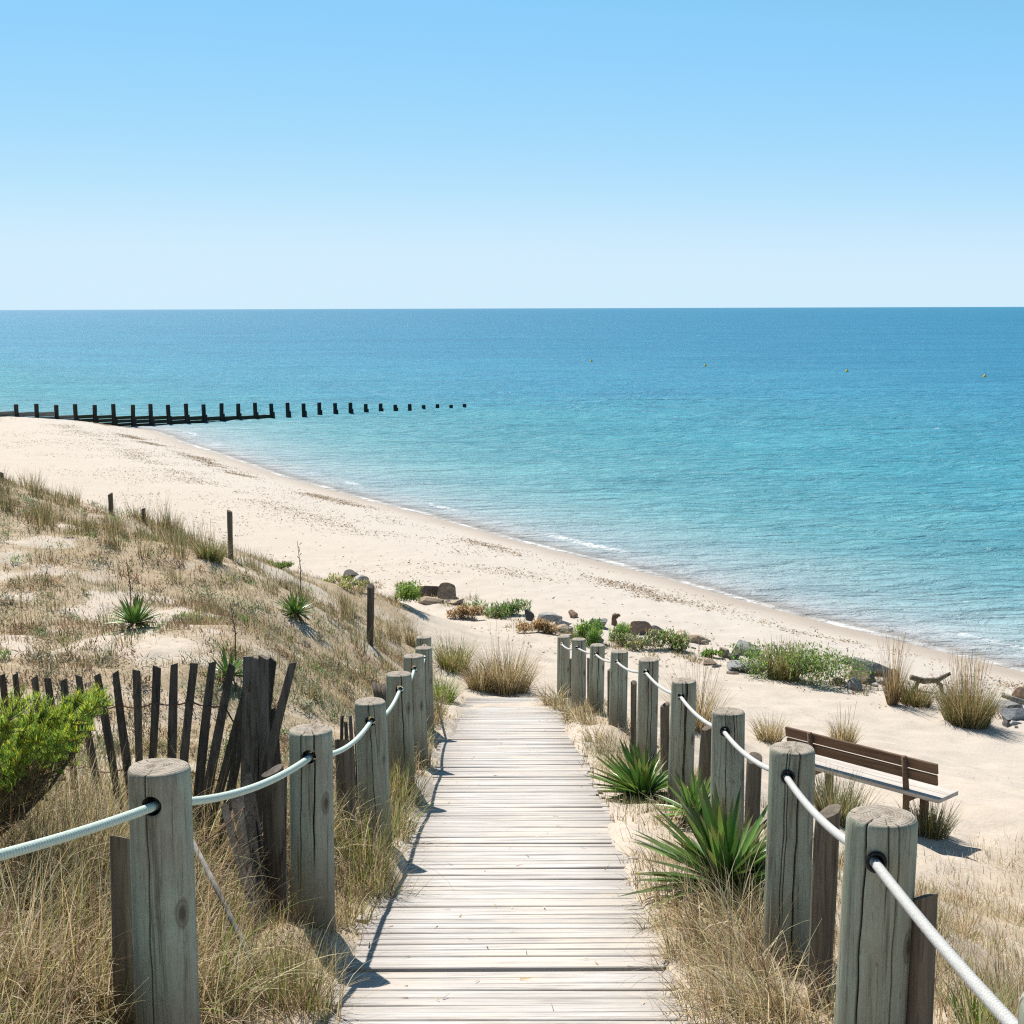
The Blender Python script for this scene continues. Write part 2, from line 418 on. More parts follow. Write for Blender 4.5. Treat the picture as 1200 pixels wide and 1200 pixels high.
C = []
for Y in np.arange(-4, 20, 2.5):
    for X in (-1.0, -.4, .4, 1.0): C.append((X, Y, 1.45 + .2 * Y))
    C.append((1.8, Y, 1.45 + .2 * Y + .16))
for a in [(-1.5, 2.5, 1.85), (-1.9, 4.2, 2.1), (-3, 5, 2.25), (-5, 3, 1.8), (-1.3, 6.9, 2.66), (-2, 7.6, 2.78), (-3.2, 9.1, 3.0), (-5, 8, 2.7), (-1.5, 12, 3.62), (-1.5, 16, 4.35), (-1.5, 19, 4.95), (-1.35, 9, 3.15), (-1.3, 10, 3.3),
          (-9, 10, 2.5), (-14, 16, 2.2), (-14, 25, 2.4), (-9.2, 27.5, 5.0), (-8, 33, 6.6), (-5.5, 29, 5.9), (-5, 33, 6.7), (-2.0, 29, 6.3), (-20, 33, 5.0), (-25, 44, 6.2), (-15, 42, 6.5),
          (-20, 55, 6.4), (-26, 74, 6.6), (-40, 80, 6.0), (-36, 96, 6.9), (-60, 60, 5), (-60, 110, 5), (-90, 150, 4),
          (-.1, 22, 5.7), (0, 26, 6.2), (0, 30, 6.65), (-2, 30, 6.6), (1.5, 23, 5.95), (-1.4, 21.5, 5.45),
          (2.5, 7, 3.5), (2.5, 10, 4.2), (2.6, 13, 4.85), (2.4, 17, 5.45), (3.4, 15.4, 5.47), (4.1, 14.2, 5.50), (3.06, 15.9, 5.49), (5.8, 16.5, 5.7), (6, 20, 6.15), (4, 20, 6.05), (2.5, 20, 5.85),
          (8, 20, 6.35), (8, 13, 5.7), (5, 10, 5.0), (3.5, 7, 4.0), (5, 6, 4.5), (4, 3, 3.6), (12, 18, 6.6), (12, 9, 5.8), (30, 5, 6.5), (30, -20, 5), (-30, -10, 1.5), (0, -20, -.5)]: C.append(a)
for px, py, Y in [(158, 738, 14), (345, 722, 17.5), (432, 752, 20.5), (269, 655, 20), (130, 603, 22), (168, 613, 22), (0, 562, 22.5), (210, 643, 21), (330, 668, 23), (440, 697, 26),
                  (0, 760, 13), (0, 650, 17), (100, 680, 16.5), (200, 765, 12.5), (300, 745, 14), (400, 742, 18.5), (480, 765, 22), (460, 735, 24.5)]:
    q = pt(px, py, Y=Y); C.append((q[0], q[1], H - q[2]))
C = np.array(C)
def _phi(r2): return np.where(r2 > 1e-9, .5 * r2 * np.log(np.maximum(r2, 1e-9)), 0)
_n = len(C); _D2 = ((C[:, None, :2] - C[None, :, :2]) ** 2).sum(-1)
_A = np.zeros((_n + 3, _n + 3)); _A[:_n, :_n] = _phi(_D2) + np.eye(_n) * .02
_A[:_n, _n] = 1; _A[:_n, _n + 1:] = C[:, :2]; _A[_n, :_n] = 1; _A[_n + 1:, :_n] = C[:, :2].T
_W = np.linalg.solve(_A, np.concatenate([-C[:, 2], np.zeros(3)]))

def veg_mask(X, Y):
    """how much plant litter covers the ground, 0..1"""
    X = np.asarray(X, float); Y = np.asarray(Y, float)
    n = fbm(X, Y, .9, 3); n2 = fbm(X, Y, .28, 8)
    # left dune: edge towards the path and the sand corridor
    ex = np.interp(Y, [0, 3, 6, 9, 14, 17, 19, 21, 22.5, 24, 26.5, 29], [-.62, -.64, -.66, -.72, -.78, -.9, -1.0, -1.1, -1.3, -1.5, -2.0, -3.2])
    left = sstep(.16, -.3, X - ex + (n - .5) * .5) * sstep(31, 29.5, Y + (n - .5) * 3)
    bare = sstep(.58, .75, n2) * sstep(9, 12, Y) * .35 * (X < -3.5) + sstep(.56, .68, n) * .5 * (X < -1.8) * sstep(7, 9, Y) + .5 * sstep(.56, .66, fbm(X, Y, 2.3, 12)) * (X < -1.2) * sstep(8, 10, Y)
    left = left * (1 - np.clip(bare, 0, .9))
    ey = np.interp(X, [.6, 1.0, 1.5, 2.2, 3.0, 3.6, 4.6, 6, 9, 20], [20, 20, 15, 11.5, 11.5, 13.4, 14.8, 16.2, 16, 13])
    ex2 = np.interp(Y, [2, 4.6, 6, 12, 17, 20], [.62, .64, .64, .70, .62, .55])
    right = sstep(-.15, .25, X - ex2 + (n - .5) * .5) * sstep(.9, -1.2, Y - ey + (n2 - .5) * 3)
    right = right * (1 - .55 * sstep(.5, .66, n2))
    return np.clip(np.maximum(left, right), 0, 1)

def height(X, Y, fine=True):
    X = np.asarray(X, float); Y = np.asarray(Y, float); sh = np.broadcast(X, Y).shape
    x = np.broadcast_to(X, sh).ravel(); y = np.broadcast_to(Y, sh).ravel()
    xc = np.clip(x, -90, 40); yc = np.clip(y, -25, 160)
    z = np.empty(len(x))
    for i in range(0, len(x), 20000):
        a = xc[i:i + 20000]; b = yc[i:i + 20000]
        r2 = (a[:, None] - C[None, :, 0]) ** 2 + (b[:, None] - C[None, :, 1]) ** 2
        z[i:i + 20000] = _phi(r2) @ _W[:_n] + _W[_n] + _W[_n + 1] * a + _W[_n + 2] * b
    z += H
    d = shore_dist(x, y)
    beach = np.interp(d, [-400, -60, -20, -8, -4, -1, 0, 5, 40, 400], [6, 3.2, 1.75, 1.15, .72, .16, 0, -.5, -4, -12])
    # even out the kinks of the profile
    w = sstep(-13, -7, d)
    z = np.maximum(z, -12)
    z = z * (1 - w) + beach * w
    # strip under the boards lies a little lower
    if fine:
        on = sstep(.62, .50, np.abs(x + .02)) * sstep(19.6, 19.2, y)
        z -= .10 * on
        edge = sstep(.50, .72, np.abs(x + .02)) * sstep(1.3, .9, np.abs(x)) * sstep(20, 19, y)
        z += edge * (.17 + .05 * sstep(12, 17, y)) * (fbm(x, y, 1.5, 61) - .38)
        z += .145 * on * sstep(14.5, 19, y + 3 * (fbm(x, y, .9, 64) - .5)) * (.35 + .65 * sstep(.3, .6, fbm(x, y, 1.3, 66)))
        near = sstep(60, 20, y) * sstep(-1, -4, d)
        off = 1 - sstep(.9, .6, np.abs(x)) * sstep(19.8, 19, y)
        z += near * off * (.10 * (fbm(x, y, .8, 41) - .5) + .085 * (fbm(x, y, 2.6, 45, 2) - .5))
        z += .03 * (fbm(x, y, .5, 48) - .5) * sstep(0, -2, d)
    return z.reshape(sh)

def hz(x, y): return float(height(np.array([x]), np.array([y]))[0])
def ground_pt(px, py, y0=2.5, y1=140):
    """where the ray through a photo pixel meets the ground"""
    v = ray(px, py); ys = np.concatenate([np.arange(y0, 40, .05), np.arange(40, y1, .4)])
    t = ys / v[1]; P = t[:, None] * v + np.array([0, 0, H])
    dz = P[:, 2] - height(P[:, 0], P[:, 1])
    k = np.argmax(dz < 0) if (dz < 0).any() else len(ys) - 1
    return P[k]

# terrain sheet
def steps(*seg):
    out = []
    for a, b, s in seg: out += list(np.arange(a, b, s))
    return np.array(out + [seg[-1][1]])
gx = np.concatenate([[-9000, -4000, -1500, -600, -300, -160], steps((-100, -40, 3), (-40, -12, .8), (-12, -4.5, .13), (-4.5, 5.2, .05), (5.2, 12, .13), (12, 30, .8), (30, 60, 4)), [120, 300, 1000, 4000, 9000]])
gy = np.concatenate([[-3000, -800, -200, -60, -20, -8, -3, 0], steps((1, 12, .05), (12, 26, .09), (26, 42, .16), (42, 110, .5), (110, 180, 4)), [260, 500, 1200, 4000, 12000]])
GX, GY = np.meshgrid(gx, gy, indexing='ij')
GZ = height(GX, GY)
nx, ny = GX.shape
ii = (np.arange(nx - 1)[:, None] * ny + np.arange(ny - 1)[None]).ravel()
me = np_mesh('sand', np.c_[GX.ravel(), GY.ravel(), GZ.ravel()], np.stack([ii, ii + ny, ii + ny + 1, ii + 1], -1))
set_attr(me, 'veg', veg_mask(GX.ravel(), GY.ravel())); set_attr(me, 'sd', shore_dist(GX.ravel(), GY.ravel()))
tag(link('beach_ground', me, M_ground), kind='structure')

# sea, laid out along the shoreline
gu = np.concatenate([[-30000, -9000, -3000, -900, -300, -120], steps((-60, 0, 2), (0, 125, .33), (125, 240, 1.5)), [400, 900, 3000, 9000, 30000]])
gd = np.concatenate([steps((-1.6, 6, .12), (6, 60, .3), (60, 120, .8)), 120 * 1.22 ** np.arange(1, 32)])
UU, DD = np.meshgrid(gu, gd, indexing='ij')
VV = v0(UU.ravel()).reshape(UU.shape) + DD
wz = .035 * np.exp(-((DD - 1.5 - .8 * vnoise(UU, DD * 0, .08, 71)) / .35) ** 2) + .02 * np.sin(DD * 1.1 + 2 * vnoise(UU, DD * 0, .06, 72) * 3) * sstep(1.5, 4, DD) * sstep(60, 20, DD)
wz = wz + sstep(2, 14, DD) * sstep(125, 70, DD) * (.16 * (fbm(UU + .35 * DD, DD, 1, 73, 1) * 0 + vnoise(UU * .30 + .1 * DD, DD * .85, 1, 74) - .5) + .09 * (vnoise(UU * .8 - .2 * DD, DD * 1.7, 1, 75) - .5))
me = np_mesh('sea', np.c_[(UU * Ud[0] + VV * Vd[0]).ravel(), (UU * Ud[1] + VV * Vd[1]).ravel(), wz.ravel()], None if False else (lambda a, n2: np.stack([a, a + 1, a + n2 + 1, a + n2], -1))((np.arange(UU.shape[0] - 1)[:, None] * UU.shape[1] + np.arange(UU.shape[1] - 1)[None]).ravel(), UU.shape[1]))
set_attr(me, 'sd', DD.ravel()); set_attr(me, 'su', UU.ravel())
tag(link('sea', me, M_water), kind='structure')

# ------------------------------------------------------------------ boardwalk
DX = -.01
def deck_h(y): return H - 1.45 - .2 * y + .012
slope = math.atan(.2)
bw = empty('boardwalk', (DX, 10, deck_h(10)), 'long silver-grey plank boardwalk running down between the roped posts to the sand', 'boardwalk')
def deck_panel(y0, y1):
    mb = MB(); y = y0; st = MB(); wd = .086; rr = random.Random(int(y0 * 31))
    while y + wd < y1:
        w = wd * rr.uniform(.9, 1.08); yc = y + w / 2
        L = 1.30 + rr.uniform(-.05, .05); dx = rr.uniform(-.025, .025) - .004 * max(yc - 8, 0)
        R = Rz(rr.uniform(-.006, .006)) @ Rx(-slope + rr.uniform(-.02, .02)) @ Ry(rr.uniform(-.006, .006))
        c = (DX + dx, yc, deck_h(yc) - .016 + rr.uniform(-.003, .003))
        mb.box(c, (L, w, .032), R, (rr.random(), rr.random(), rr.random()), ch=.004)
        y += w + rr.choice([.002, .003, .003, .004, .005, .007, .012])
    o = mb.build('deck_panel', M_deck, smooth=False, origin=(DX, (y0 + y1) / 2, deck_h((y0 + y1) / 2)))
    o.parent = bw; o.location = Vector(o.location) - Vector(bw.location)
    for sx in (-.45, .45):
        ym = (y0 + y1) / 2
        st.box((sx - .004 * max(ym - 8, 0), 0, -.032 - .04), (.06, (y1 - y0) / math.cos(slope) - .06, .07), Rx(-slope))
    o2 = st.build('stringer', M_stake, bw, loc=(0, ym - 10, deck_h(ym) - deck_h(10)))
for a, b in ((2.4, 5.19), (5.215, 7.95), (7.97, 10.86), (10.93, 13.9), (13.92, 16.9), (16.92, 19.6)): deck_panel(a, b)

# ------------------------------------------------------------------ posts
def post_mesh(r, h, depth, seed, split=0):
    """round timber from -depth to h, with drying cracks cut in as grooves"""
    rr = random.Random(seed); n = 200
    zs = np.concatenate([np.linspace(-depth, h - .03, 40), [h - .012, h - .004, h]])
    th = np.arange(n) * 2 * PI / n; V = []; CR = []
    cracks = [(rr.uniform(0, 2 * PI), rr.uniform(.25, 1.0) * h, rr.uniform(-.25, .25), rr.uniform(.003, .010)) for _ in range(rr.choice([3, 4, 5]))]
    cracks.append((-PI / 2 + rr.uniform(-.5, .5), .85 * h, rr.uniform(-.2, .2), .012))
    if split: cracks.append((-PI / 2 + split, h * (.35 if split < 0 else 1.2), .05, .02)); cracks.append((-PI / 2 + split + .035, h * (.3 if split < 0 else 1.2), .05, .02))
    ph = [rr.uniform(0, 6.28) for _ in range(4)]; spiral = rr.uniform(-.22, .22); lx, ly = rr.uniform(-.03, .03), rr.uniform(-.03, .03)
    for z in zs:
        e = max(0, (z - (h - .012)) / .012)
        rad = r * (1 + .018 * np.sin(2 * th + ph[0]) + .012 * np.sin(3 * th + ph[1] + z * 2) + .006 * np.sin(7 * th + ph[2] + z * 5)) * (1.03 - .05 * z / h) - .006 * e * e
        cr = np.zeros(n)
        for a, ln, tw, dp in cracks:
            if z > h - ln:
                k = np.abs((th - a + PI) % (2 * PI) - PI)
                hit = k < (PI / n * 1.3)
                fade = min(1, (z - (h - ln)) / .15)
                rad = np.where(hit, rad - dp * fade, rad); cr = np.maximum(cr, hit * fade)
        tz = th + spiral * (h - z) / h + .02 * math.sin(z * 17 + ph[0]) + .012 * math.sin(z * 41 + ph[1])
        V.append(np.c_[rad * np.cos(tz), rad * np.sin(tz), np.full(n, z)]); CR.append(cr)
    for v in V: v[:, 0] += lx * (v[:, 2] - h); v[:, 1] += ly * (v[:, 2] - h)
    nz = len(zs)
    top = V[-1]
    for f in (.8, .6, .4, .2):
        w = top.copy(); w[:, :2] *= f; w[:, 2] += .004 * (1 - f) + .004 * np.sin(3 * th + f * 9 + ph[3]) - .007 * CR[nz - 1] * f; V.append(w); CR.append(CR[nz - 1] * (f > .3))
    V = np.vstack(V); CR = np.concatenate(CR); m = nz + 4
    i = np.arange(m - 1)[:, None] * n; j = np.arange(n)[None]; jn = (j + 1) % n
    q = np.stack([i + j, i + jn, i + jn + n, i + j + n], -1).reshape(-1, 4)
    e = len(V); V = np.vstack([V, [0, 0, h + .004], [0, 0, -depth]]); CR = np.concatenate([CR, [0, 0]])
    jj = np.arange(n); k = (jj + 1) % n
    t = np.vstack([np.stack([(m - 1) * n + jj, (m - 1) * n + k, np.full(n, e)], -1), np.stack([k, jj, np.full(n, e + 1)], -1)])
    me = np_mesh('post', V, q, t); set_attr(me, 'crack', CR)
    mi = np.zeros(len(me.polygons), np.int32); mi[(nz - 1) * n:len(q)] = 1; mi[len(q):len(q) + n] = 1
    me.polygons.foreach_set('material_index', mi)
    return me

def bore(o, p, axis, r, length):
    """cut a round hole along axis through point p (local)"""
    mb = MB(); a = np.asarray(axis, float); a /= np.linalg.norm(a)
    mb.tube([np.asarray(p) - a * length / 2, np.asarray(p) + a * length / 2], r, 20)
    cut = link('cutter', mb.mesh('cutter'), M_hole); cut.matrix_world = o.matrix_world.copy()
    md = o.modifiers.new('bore', 'BOOLEAN'); md.operation = 'DIFFERENCE'; md.solver = 'EXACT'; md.object = cut
    try: md.material_mode = 'TRANSFER'
    except Exception: pass
    bpy.context.view_layer.update()
    dg = bpy.context.evaluated_depsgraph_get()
    new = bpy.data.meshes.new_from_object(o.evaluated_get(dg)); old = o.data
    o.modifiers.clear(); o.data = new; new.name = old.name
    bpy.data.objects.remove(cut); bpy.data.meshes.remove(old)

GP = 'round timber posts holding the rope rails along the boardwalk'
LP = [(185, 897, 74), (363, 854, 52), (433, 821, 38), (467, 789, 30), (484, 768, 25), (496, 758.5, 20.5), (496, 746, 18)]
RP = [(1033, 957, 82), (928, 877, 54), (853, 834, 38.5), (801, 798, 30), (759.5, 773, 24.5), (725.5, 763.5, 20.5), (700, 756, 18), (678, 749, 17), (660, 746, 14.8)]
LLAB = ['grey-green rope post with a split top, largest on the left of the boardwalk',
        'grey-green rope post left of the boardwalk just in front of the broken paling stack',
        'rope post with pale sawn top, third along the left edge of the boardwalk',
        'rope post fourth along the left edge, half covered by the third post',
        'rope post fifth along the left edge, the last whose rope is clearly seen',
        'rope post sixth along the left edge, only its top and right side showing',
        'smallest, farthest rope post on the left, its top just peeking over the others']
RLAB = ['thick rope post with a black-ringed hole, largest on the right of the boardwalk',
        'rope post second on the right, the bench showing right beside its top',
        'rope post third on the right, its foot behind the larger sword-leaved plant',
        'rope post fourth on the right, wide dark crack running down from its top',
        'rope post fifth on the right, standing behind the smaller sword-leaved plant',
        'rope post sixth on the right, with green rock plants right behind its top',
        'rope post seventh on the right edge of the boardwalk, third from the far end',
        'rope post eighth on the right, second from the far end',
        'ninth and farthest rope post on the right, tuft of brown grass at its foot']
def solve_posts(rows):
    out = []
    for px, py, w in rows: out.append(pt(px, py, 1700 * .175 / w))
    return out
tl = solve_posts(LP); tr_ = solve_posts(RP)
offL = np.array([-1.25, 2.25, H - .86]); offR = pt(1265, 1180, 2.1)
def rail(tops, off, labels, side, extra_lab):
    allp = [off] + tops; n = len(allp); holes = []
    hd = []
    for i, p in enumerate(allp):
        a = allp[max(i - 1, 0)]; b = allp[min(i + 1, n - 1)]
        ax = b - a; ax = ax / np.linalg.norm(ax)
        hd.append(ax); holes.append(p + np.array([0, 0, -.105]) + np.array([.008 if side < 0 else -.028, 0, 0]))
    objs = []
    for i, p in enumerate(allp):
        z0 = hz(p[0], p[1]); h = p[2] - z0
        rr = random.Random(i + 50 * (side > 0))
        e = empty('rope_post', (p[0], p[1], z0), extra_lab if i == 0 else labels[i - 1], 'post', GP)
        split = .12 if (side > 0 and i in (2, 4)) else 0
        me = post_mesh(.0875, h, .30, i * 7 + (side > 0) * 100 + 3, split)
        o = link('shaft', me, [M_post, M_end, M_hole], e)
        bpy.context.view_layer.update()
        bore(o, holes[i] - np.array([p[0], p[1], z0]), hd[i], .027 if side < 0 else .023, .5)
        if side > 0 and i in (1, 2, 3):
            mb = MB(); c = holes[i] - np.array([p[0], p[1], z0]); ax = hd[i]
            # ring on the face towards the viewer
            s_ = c - ax * (.0875 / max(.5, math.hypot(ax[1], 0)) * .985)
            u = np.cross(ax, [0, 0, 1]); u /= np.linalg.norm(u); w_ = np.cross(u, ax)
            t_ = np.linspace(0, 2 * PI, 25)
            mb.tube([s_ + .0215 * (u * math.cos(q) + w_ * math.sin(q)) for q in t_], .0055, 8, caps=False)
            mb.build('grommet', M_black, e)
        objs.append(e)
    # rope through the holes
    P = []
    for i in range(n - 1):
        a, b = holes[i], holes[i + 1]; L = np.linalg.norm(b - a)
        m = max(8, int(L / (.004 if i < 2 else .012)))
        t = np.linspace(0, 1, m, endpoint=False)
        sag = (.035 if side > 0 else .055) * L / 2 * (.5 if i == 0 else 1)
        q = a + (b - a) * t[:, None]; q[:, 2] -= sag * 4 * t * (1 - t); P.append(q)
    P.append(holes[-1][None] + hd[-1] * .0); P.append(holes[-1][None] + hd[-1] * .06)
    P = np.vstack(P)
    sl = np.concatenate([[0], np.cumsum(np.linalg.norm(np.diff(P, axis=0), axis=1))])
    tg = np.gradient(P, axis=0); tg /= np.linalg.norm(tg, axis=1)[:, None]
    a_ = np.cross(tg, [0, 0, 1.]); a_ /= np.linalg.norm(a_, axis=1)[:, None]; b_ = np.cross(tg, a_)
    near = np.arange(len(P)) < sum(max(8, int(np.linalg.norm(holes[i + 1] - holes[i]) / .004)) for i in (0, 1)); K = 24; th = np.arange(K) * 2 * PI / K
    R = (.0118 if side < 0 else .0116) * (.80 + .30 * np.where(near[:, None], np.abs(np.cos(1.5 * (th[None] - sl[:, None] * 2 * PI / .040))), .64))
    V = P[:, None] + R[..., None] * (a_[:, None] * np.cos(th)[None, :, None] + b_[:, None] * np.sin(th)[None, :, None])
    i = np.arange(len(P) - 1)[:, None] * K; j = np.arange(K)[None]; jn = (j + 1) % K
    o = P[0]
    me = np_mesh('rope', V.reshape(-1, 3) - o, np.stack([i + j, i + j + K, i + jn + K, i + jn], -1).reshape(-1, 4))
    set_attr(me, 'crack', (1 - sstep(.0, .45, np.abs(np.cos(1.5 * (th[None] - sl[:, None] * 2 * PI / .040))))).ravel() * .75 * np.repeat(near, K))  # shade in the grooves between strands, painted into the rope colour
    ro = link('rope', me, M_ropeL if side < 0 else M_ropeR, loc=[float(c) for c in o])
    tag(ro, 'pale green twisted rope threaded through the posts on the left' if side < 0 else 'white twisted rope threaded through the posts on the right of the boardwalk', 'rope')
    return holes
rail(tl, offL, LLAB, -1, 'rope post past the left edge carrying the near end of the pale green rope')
rail(tr_, offR, RLAB, 1, 'rope post at the bottom right corner, only a sliver of its top in view')

# short brown stakes beside the posts
def stake(x, y, h, r, label, lean=(0, 0), mat=M_stake, name='stake', group='short brown stakes beside the rope posts', square=False, cat='stake', zb=None):
    z0 = hz(x, y) if zb is None else zb; rr = random.Random(int(x * 1000 + y * 77)); mb = MB()
    n = 14; zs = np.linspace(-.2, h, 12); V = []
    th = np.arange(n) * 2 * PI / n
    p = rr.uniform(0, 6)
    for z in zs:
        rad = r * (1 + .09 * np.sin(2 * th + p) + .07 * np.sin(3 * th + p * 2 + z * 3) + .04 * np.sin(5 * th + z * 9))
        V.append(np.c_[rad * np.cos(th) + lean[0] * z, rad * np.sin(th) + lean[1] * z, np.full(n, z) + (.5 * r * np.sin(th + p) if z == zs[-1] else 0)])
    m = len(zs); V = np.vstack(V + [V[-1].mean(0)[None] + [0, 0, .005]])
    i = np.arange(m - 1)[:, None] * n; j = np.arange(n)[None]; jn = (j + 1) % n
    q = np.stack([i + j, i + jn, i + jn + n, i + j + n], -1).reshape(-1, 4)
    jj = np.arange(n); t = np.stack([(m - 1) * n + jj, (m - 1) * n + (jj + 1) % n, np.full(n, m * n)], -1)
    mb.add(V, q, t)
    o = mb.build(name, mat, loc=(x, y, z0), smooth=True)
    o.data.set_sharp_from_angle(angle=.9)
    return tag(o, label, cat, group)
def stake_px(px, pytop, w, d, label, pybot=None, **k):
    """stake from the pixel of its top, its width in pixels and its depth"""
    q = pt(px, pytop, d); z0 = hz(q[0], q[1])
    return stake(q[0], q[1], max(.15, q[2] - z0), w / 2 * d / 1700, label, **k)
stake_px(134, 980, 25, 4.25, 'short rough brown stake close against the left side of the nearest left post', lean=(.02, 0))
stake_px(1082, 1052, 29, 3.62, 'short dark brown stake behind the right side of the nearest right post', lean=(.0, 0))
stake_px(963, 952, 27, 5.0, 'brown bark-covered stake just right of the second post on the right', lean=(.03, 0))
stake_px(880, 889, 18, 7.5, 'brown stake between the third and second right posts, below the white rope', lean=(.02, 0))
stake_px(822, 852, 15, 9.3, 'brown stake leaning beside the fourth right post', lean=(.07, 0))
stake_px(779, 826, 10, 11.2, 'thin brown stake right of the fifth right post', lean=(.0, 0))
stake_px(742, 800, 7, 13.6, 'thin dark stake between the fifth and sixth right posts')
stake_px(714, 785, 5, 15.8, 'thin dark stake between the sixth and seventh right posts')
stake_px(690, 772, 5, 17.0, 'thin dark stake between the seventh and eighth right posts')
stake_px(669, 772, 4, 19.2, 'thin dark stake between the two farthest right posts')
stake_px(402, 868, 22, 7.4, 'dark brown stake behind the gap between the second and third left posts')
# dune stakes
GD = 'weathered stakes standing along the top of the dune'
stake_px(432, 686, 8.5, 20.4, 'dark leaning stake at the right foot of the dune where the sand corridor starts', lean=(.03, 0), group=GD, mat=M_slat)
stake_px(269, 598, 6.5, 20.2, 'tallest thin grey stake at the seaward dune edge, beside a green grass tuft', group=GD)
stake_px(168, 595, 4.6, 22.2, 'short stake at the dune edge, middle of the three against the beach', group=GD)
stake_px(129.5, 577, 5, 22.4, 'stake at the dune edge against the beach, left of the short one', group=GD)
stake_px(1, 552, 6, 22.8, 'brown stake on the dune crest at the very left edge', group=GD)

# ------------------------------------------------------------------ paling fence
f0 = pt(250, 900, 6.9)
fence = empty('paling_fence', (-1.4, 7.0, hz(-1.4, 7.0)), 'old dark paling fence with wire and uneven leaning slats at the foot of the dune', 'fence')
fo = np.array(fence.location)
def plank_between(top, bot, w, th, seed, mb=None, c=None):
    """flat riven board from bot to top, facing the viewer"""
    top = np.asarray(top); bot = np.asarray(bot); rr = random.Random(seed)
    ax = top - bot; L = np.linalg.norm(ax); ax /= L
    sd = np.cross(ax, [0, 1, 0]); sd /= np.linalg.norm(sd); sd = sd * math.cos(.25 * rr.uniform(-1, 1)) + np.array([0, 1, 0]) * .25 * rr.uniform(-1, 1)
    sd -= ax * (sd @ ax); sd /= np.linalg.norm(sd); nn = np.cross(sd, ax); n = 7; V = []
    ph = rr.uniform(0, 6)
    for k in range(n):
        t = k / (n - 1); p = bot + ax * L * t + sd * .006 * math.sin(t * 4 + ph); ww = w / 2 * (1 + .10 * math.sin(t * 7 + ph)) * (.9 if k == n - 1 else 1)
        tilt = .25 * w * rr.uniform(-1, 1) if k == n - 1 else 0
        for a, b in ((-1, -1), (1, -1), (1, 1), (-1, 1)): V.append(p + sd * ww * a + nn * th / 2 * b + ax * tilt * a)
    i = np.arange(n - 1)[:, None] * 4; j = np.arange(4)[None]; jn = (j + 1) % 4
    q = np.stack([i + j, i + jn, i + jn + 4, i + j + 4], -1).reshape(-1, 4)
    q = np.vstack([q, [[3, 2, 1, 0]], [[(n - 1) * 4 + a for a in range(4)]]])
    m = MB() if mb is None else mb; m.add(V, q, None, c); return m
SL = [(2, 789, 12), (18, 788, 30), (39, 792, 52), (55, 793, 66), (74, 795, 84), (92, 790, 110), (114, 789, 131), (136, 786, 148), (158, 784, 163), (182, 780, 178), (205, 777, 199), (227, 776, 215), (250, 775, 234), (273, 778, 247), (321, 772, 303), (344, 776, 312), (291, 800, 262), (299, 785, 276), (317, 830, 322)]
def fence_d(px): return np.interp(px, [0, 60, 120, 250, 350], [9.4, 8.7, 7.9, 6.95, 6.6])
wire_pts = []
for k, (px, py, bx) in enumerate(SL):
    d = fence_d(px); a = pt(px, py, d); g = pt(bx, 900, d)
    tb = (a[2] - (hz(g[0], g[1]) - .12)) / (a[2] - g[2]); b = a + (g - a) * tb
    # keep slope of the leaning slat, run it into the ground
    o = plank_between(a, b, .041, .012, k).build('paling', M_slat, fence, smooth=False, origin=None)
    o.data.transform(Matrix.Translation(Vector(-fo)))
    if px < 300: wire_pts.append(a + (b - a) * (.18 if k % 2 else .2) + np.array([0, -.009, 0]))
for (x0, x1, y0, w, bx) in ((284, 294, 768, .044, 286), (294, 303, 770, .038, 296), (303, 313, 769, .040, 309)):
    d = 6.7; a = pt((x0 + x1) / 2, y0, d); g = pt(bx, 1000, d); tb = (a[2] - (hz(g[0], g[1]) - .15)) / (a[2] - g[2])
    o = plank_between(a, a + (g - a) * tb, w, .045, x0).build('fence_post', M_fpost, fence, smooth=False)
    o.data.transform(Matrix.Translation(Vector(-fo)))
for lev in (0, 1):
    wp = np.array(wire_pts + [pt(292, 800, 6.65)])
    if lev:
        wp[:, 2] -= .36
    mb = MB(); tt = np.linspace(0, len(wp) - 1, len(wp) * 5)
    w3 = np.stack([np.interp(tt, np.arange(len(wp)), wp[:, c]) for c in range(3)], -1); w3[:, 2] -= .006 * np.sin(tt % 1 * PI)
    mb.tube(w3 - fo, .0042, 6); mb.build('wire', M_rust, fence)
# collapsed bundle of palings in front of the fence
heap = empty('broken_palings', (-.98, 5.95, hz(-.98, 5.95)), 'bundle of loose grey palings slumped against the fence behind the second left post', 'palings')
ho = np.array(heap.location)
for k, (tx, ty, bx, by, d0, d1, w, mt) in enumerate([(262, 942, 302, 1104, 6.1, 5.75, .030, 0), (279, 927, 305, 1096, 6.15, 5.8, .034, 0), (270, 925, 310, 1085, 6.2, 5.85, .028, 0), (291, 905, 308, 1060, 6.25, 5.95, .036, 1), (285, 915, 313, 1080, 6.2, 5.9, .03, 0),
                                                     (332, 905, 335, 1090, 6.1, 5.95, .014, 0)]):
    a = pt(tx, ty, d0); b = pt(bx, by, d1); o = plank_between(a, b + (b - a) * .12, w, .014, 70 + k).build('loose_paling', M_slat if mt else M_fpost, heap, smooth=False)
    o.data.transform(Matrix.Translation(Vector(-ho)))
stake_px(319, 902, 24, 6.0, 'thick dark stake right beside the slumped palings, behind the second left post', mat=M_slat)
a = pt(224, 984, 5.3); b = pt(292, 1124, 5.0); g = hz(b[0], b[1])
mb = MB(); mb.tube([a, a * .5 + b * .5 + [0, 0, .01], b, b + (b - a) * .15], [.009, .010, .011, .011], 8)
tag(mb.build('leaning_stick', M_grey, origin=b), 'thin bleached stick leaning in the grass between the first two left posts', 'stick')
a = pt(198, 1003, 5.2); b = pt(285, 945, 6.1); mb = MB(); tt = np.linspace(0, 1, 14)[:, None]
